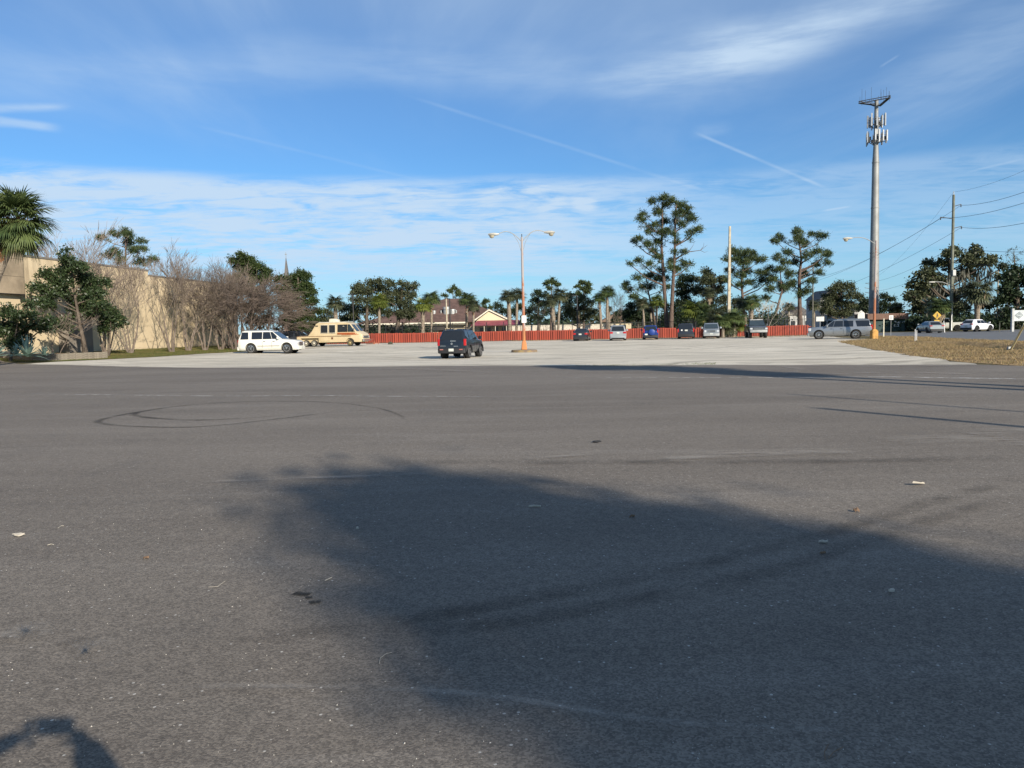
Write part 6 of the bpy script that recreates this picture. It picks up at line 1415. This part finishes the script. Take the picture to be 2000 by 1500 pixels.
# left: magnolia and shrubs
mg = dict(gap=1.5, leaf=(.22, .11), clump=.36, nclump=2.3, nleaf=30, fork=.30)
tree('magnolia_tree', 'leafy dark magnolia with dark trunks standing before the dark shade block', 168, 61, [(144, 511, 9), (123, 527, 11), (149, 527, 13), (171, 524, 10), (101, 543, 12), (128, 548, 15), (160, 548, 15), (187, 551, 9), (91, 564, 12), (123, 572, 17), (160, 572, 17), (187, 575, 12), (75, 591, 10), (107, 596, 14), (144, 596, 17), (181, 596, 14), (208, 601, 10), (149, 617, 14), (181, 617, 12), (133, 633, 12), (112, 636, 8), (112, 486, 4), (97, 492, 3)], F_magn, M_bark, .20, **mg)
tree('magnolia_tree', 'small low magnolia hugging the crape myrtle trunks', 212, 62.5, [(219, 618, 11), (227, 634, 9), (203, 642, 8), (213, 605, 8), (232, 622, 6), (206, 628, 9)], F_magn, M_bark, .10, **mg)
tree('magnolia_shrub', 'bright green leafy shrub at the left edge below the palm', 20, 53, [(27, 607, 8), (14, 617, 8), (48, 601, 6), (43, 620, 10), (67, 617, 8), (53, 634, 10), (75, 639, 8), (27, 636, 11), (8, 652, 12), (32, 657, 12), (14, 671, 12), (40, 671, 10), (-6, 640, 12), (88, 628, 8), (60, 590, 4)], F_magn, M_bark, .10, cat='shrub', **mg)
p = gxf(107, 56); t = thing('small_bare_tree', 'small pale bare tree at the end of the timber edging', 'bare tree', tuple(p)); o = link('branches', bares[2], t); s_ = at(90, 590, 56).z / bh[2]; o.scale = (s_ * 1.3, s_ * 1.3, s_); obj('trunk_base', MB().lathe([(.24, -.1), (.16, .1), (.1, .4)], (0, 0, 0), 'Z', 8), M_bark, t, 60)
p = gxf(1494, 108); t = thing('pale_bare_tree', 'white-barked bare tree behind the lifted pickup', 'bare tree', tuple(p)); o = link('branches', bares[0].copy(), t); o.data.materials[0] = trunk_mat('white_bark', (.52, .48, .40), (.36, .32, .26)); s_ = at(1490, 580, 108).z / bh[0]; o.scale = (s_ * 1.2, s_ * 1.2, s_); obj('trunk_base', MB().lathe([(.24, -.1), (.16, .1), (.1, .4)], (0, 0, 0), 'Z', 8), MATS['white_bark'], t, 60)
for i, (px, D, yt, lab) in enumerate(((1062, 140, 590, 'grey leafless tree behind the palms right of the lamp post'), (1546, 135, 585, 'grey leafless tree between the pine trunks'), (1610, 140, 590, 'grey leafless tree before the pale grey house'), (1205, 150, 560, 'thin leafless tree left of the twin pines'))):
    p = gxf(px, D); t = thing('leafless_tree', lab, 'bare tree', tuple(p), i); o = link('branches', bares[i % 2], t); s_ = at(px, yt, D).z / bh[i % 2]; o.scale = (s_,) * 3; obj('trunk_base', MB().lathe([(.3, -.1), (.2, .4)], (0, 0, 0), 'Z', 8), M_bark, t, 60)
# agaves in the bed
def agave(px, D, size, label):
    p = gxf(px, D); p.z = .42; t = thing('agave_plant', label, 'agave', tuple(p), random.random() * 6, 'agaves in the timber-edged bed')
    for i in range(26):
        el = R(86 - 80 * (i / 26) ** 1.1 + random.uniform(-6, 6)); az = i * 2.39996; L_ = size * random.uniform(.8, 1.1); d = Vector((math.cos(az) * math.cos(el), math.sin(az) * math.cos(el), math.sin(el))); s_ = Vector((-math.sin(az), math.cos(az), 0)); nrm = d.cross(s_)
        mb = MB(); rr_ = []
        for k, wd in ((0, .07), (.25, .085), (.6, .065), (.85, .035), (1, .004)):
            c = d * L_ * k - Vector((0, 0, .35 * L_ * k ** 2.2 * (1 - math.sin(el)))); w_ = wd * size; rr_.append([c - s_ * w_ + nrm * -.25 * w_ * -1, c + nrm * w_ * .15, c + s_ * w_ + nrm * .25 * w_, c + nrm * w_ * .5])
        o = obj('leaf_blade', mb.rings(rr_), F_agave, t)
agave(54, 49.2, 1.35, 'large blue-grey agave in the middle of the timber-edged bed'); agave(-8, 49.0, 1.3, 'blue-grey agave cut by the left edge of the picture')
agave(33, 51.5, .8, 'smaller drooping agave behind the large one'); agave(88, 50.3, .75, 'low spreading agave near the end of the timber edging')

# ------------------------------------------------------------------ what throws the shadows in front: trees and poles beside and behind the viewer
k_el = 1 / math.tan(R(SUN_EL)); hx, hy = math.sin(R(SUN_AZ)), math.cos(R(SUN_AZ))
def up_from_shadow(g, z): return Vector((g.x + hx * z * k_el, g.y + hy * z * k_el, z))
poly = [(690, 935), (790, 922), (850, 945), (880, 930), (1000, 950), (1100, 970), (1190, 995), (1300, 998), (1400, 1006), (1600, 1035), (1720, 1062), (2000, 1115), (2500, 1210), (2500, 1900), (1700, 1750), (1300, 1520), (1100, 1455), (1000, 1400), (900, 1320), (830, 1250), (720, 1205), (690, 1170), (720, 1090), (590, 1025), (620, 955)]
PG_ = [G(*q) for q in poly]; xs = np.array([q.x for q in PG_]); ys = np.array([q.y for q in PG_])
def inside(x, y):
    c = False; j = len(xs) - 1
    for i in range(len(xs)):
        if (ys[i] > y) != (ys[j] > y) and x < (xs[j] - xs[i]) * (y - ys[i]) / (ys[j] - ys[i]) + xs[i]: c = not c
        j = i
    return c
C = []; A = []; Bv = []; mids = []
rs_ = random.Random(3)
def edge_d(x, y):
    p = Vector((x, y)); best = 99
    for a_, b_ in zip(PG_, PG_[1:] + PG_[:1]):
        t_ = max(0, min(1, (p - a_.xy).dot(b_.xy - a_.xy) / (b_ - a_).xy.length_squared)); best = min(best, (p - a_.xy.lerp(b_.xy, t_)).length)
    return best
while len(mids) < 1150:
    x = rs_.uniform(xs.min() - .4, xs.max()); y = rs_.uniform(ys.min(), ys.max() + .4)
    ins = inside(x, y); ed = edge_d(x, y) * (1 if ins else -1)
    pr = min(1, max(0, (ed - .02) / 1.25)) ** 1.25
    lob = .5 + .5 * math.sin(x * 3.1 + 1.7 * math.sin(y * 1.9)) * math.sin(y * 2.3 + x)
    if rs_.random() > pr * (.45 + .55 * lob if ed < 1.4 else 1): continue
    if ed > .6 and abs((x - .9 * y * .0 - 1.35) * .8 + (y - 6.2) * .62) < .16 and 4.8 < y < 7.5: continue
    z = rs_.uniform(11.0, 18.0); mids.append(up_from_shadow(Vector((x, y, 0)), z)); c = np.array(mids[-1]); m_ = 15 if ed > .8 else 7
    off_ = rng.normal(size=(m_, 3)) * (.26 if ed > .8 else .34); a_, b_ = leaf_axes(m_, .38, .20); C.append(c + off_); A.append(a_); Bv.append(b_)
ctr = sum(mids, Vector((0, 0, 0))) / len(mids); base = Vector((ctr.x + .5, ctr.y - 1.0, 0))
bt_ = thing('shade_oak', 'big oak standing behind the viewer that shades the near asphalt', 'tree', tuple(base))
cards('crown', np.concatenate(C) - np.array(base), np.concatenate(A), np.concatenate(Bv), F_oak, bt_)
obj('trunk', MB().tube([(0, 0, 0), (-.1, .2, 4.0), (-.3, .6, 9.0), tuple(ctr - base + Vector((0, 0, 1)))], [.45, .36, .28, .12], 12), M_bark, bt_, 60)
brm = MB()
for q in mids[::9]: q = q - base; brm.tube([Vector((-.15, .4, 7.0 + 2 * rs_.random())), q * .5 + Vector((0, 0, 4.5)), q], [.09, .05, .015], 4, cap=False)
obj('branches', brm, M_bark, bt_)
# palms to the right whose crowns shade the seam
for i, (px, py, z, r, tx_, lab) in enumerate(((1150, 717.5, 10.2, 1.6, .3, 'palm outside the right edge, its crown shadow lies left-most on the seam'), (1330, 721, 9.2, 1.5, -.4, 'palm outside the right edge with the widest crown shadow on the seam'), (1480, 730, 8.0, 1.3, .3, 'palm outside the right edge with the nearest crown shadow'))):
    c = up_from_shadow(G(px, py), z); t = thing('palm_tree', lab, 'palm tree', (c.x + tx_, c.y, 0)); top = Vector((-tx_, 0, z))
    obj('trunk', MB().tube([(0, 0, 0), (-tx_ * .3, 0, z * .5), tuple(top)], [.26, .16, .15], 9), M_palm, t, 60); cr = link('crown', crown_me[(i, 'g')], t); cr.location = top; cr.scale = (r, r, r)
for i, (px, py, z, r, lab) in enumerate(((1545, 771, 9.0, .07, 'slim bare pole outside the right edge of the picture'), (1605, 799, 7.5, .13, 'stubby thick pole outside the right edge of the picture'))):
    c = up_from_shadow(G(px, py), z); t = thing('bare_pole', lab, 'pole', (c.x, c.y, 0)); obj('shaft', MB().tube([(0, 0, 0), (0, 0, z)], [r, r * .7], 8), M_woodpole, t, 40); obj('cap', MB().lathe([(r * .8, 0), (r * .3, .08)], (0, 0, z), 'Z', 8), M_galv, t)

# the person taking the picture: stands just behind and left of the camera, phone held up
def skin(name, V, E, rad, mat, parent, sub=2):
    me = bpy.data.meshes.new(name); me.from_pydata(V, E, []); o = bpy.data.objects.new(name, me); col.objects.link(o)
    md = o.modifiers.new('s', 'SKIN'); o.modifiers.new('u', 'SUBSURF').levels = sub
    for i, r in enumerate(rad): me.skin_vertices[0].data[i].radius = (r, r)
    me.skin_vertices[0].data[0].use_root = True
    dg = bpy.context.evaluated_depsgraph_get(); dg.update(); m2 = bpy.data.meshes.new_from_object(o.evaluated_get(dg)); bpy.data.objects.remove(o)
    m2.materials.clear(); m2.materials.append(mat); m2.polygons.foreach_set('use_smooth', [True] * len(m2.polygons)); return link(name, m2, parent)
per = thing('person', 'person in dark jacket and jeans holding a phone up in both hands', 'person', (-.21, -.42, 0))
Ms = simple('skin', (.45, .27, .19), .6, 0, .1); Mj = simple('navy_jacket', (.03, .04, .07), .9); Mjn = simple('jeans', (.06, .09, .16), .9); Mh = simple('brown_hair', (.05, .03, .02), .8)
Vb = [(0, 0, .95), (0, 0, 1.15), (0, .01, 1.38), (0, .01, 1.50), (0, .02, 1.64), (0, .03, 1.76),
      (-.19, 0, 1.42), (-.40, .14, 1.40), (.05, .35, 1.58), (.19, 0, 1.46), (.52, .14, 1.44), (.26, .35, 1.59),
      (-.10, 0, .90), (-.12, .02, .50), (-.13, 0, .09), (-.14, .14, .04), (.10, 0, .90), (.12, .02, .50), (.13, 0, .09), (.14, .14, .04)]
Eb = [(0, 1), (1, 2), (2, 3), (3, 4), (4, 5), (2, 6), (6, 7), (7, 8), (2, 9), (9, 10), (10, 11), (0, 12), (12, 13), (13, 14), (14, 15), (0, 16), (16, 17), (17, 18), (18, 19)]
rb_ = [.15, .145, .16, .055, .075, .085, .075, .05, .032, .075, .05, .032, .095, .065, .045, .035, .095, .065, .045, .035]
body = skin('body', Vb, Eb, rb_, Ms, per)
skin('jacket', [(0, 0, .88), (0, 0, 1.15), (0, .01, 1.39), (-.19, 0, 1.42), (-.40, .14, 1.40), (-.02, .31, 1.55), (.19, 0, 1.46), (.52, .14, 1.44), (.31, .31, 1.56)], [(0, 1), (1, 2), (2, 3), (3, 4), (4, 5), (2, 6), (6, 7), (7, 8)], [.175, .165, .175, .09, .077, .060, .09, .077, .060], Mj, per)
skin('jeans', [(0, 0, .97), (-.10, 0, .90), (-.12, .02, .50), (-.13, 0, .10), (.10, 0, .90), (.12, .02, .50), (.13, 0, .10)], [(0, 1), (1, 2), (2, 3), (0, 4), (4, 5), (5, 6)], [.155, .11, .08, .068, .11, .08, .068], Mjn, per)
obj('hair', MB().lathe([(.02, 1.88), (.08, 1.865), (.115, 1.80), (.118, 1.72), (.10, 1.66), (.02, 1.65)], (0, -.01, 0), 'Z', 14), Mh, per, 60)
for s, hx_ in ((-1, .07), (1, .245)):
    for k in range(4):
        skin('finger', [(hx_ + s * .01, .33, 1.565 + .022 * k), (hx_ + s * .005, .355, 1.57 + .02 * k), (hx_ - s * .018, .368, 1.57 + .02 * k)], [(0, 1), (1, 2)], [.010, .009, .008], Ms, per, 1)
    skin('thumb', [(hx_, .33, 1.555), (hx_ - s * .02, .345, 1.545), (hx_ - s * .035, .35, 1.555)], [(0, 1), (1, 2)], [.011, .010, .009], Ms, per, 1)
for s in (-1, 1): obj('eye', MB().lathe([(.001, -.008), (.014, 0), (.001, .008)], (s * .032, .105, 1.74), 'Y', 8), M_white, per)
ph = obj('phone', MB().rings([rrect(-.24 + .30, .08 + .0, 0, 0, 0, 0)]) if 0 else MB().box((0, 0, 0), (.155, .008, .075)), M_black); ph.location = (-.045, -.045, CAM_H); tag(ph, 'black phone held sideways by the person, level with the eyes', 'phone')
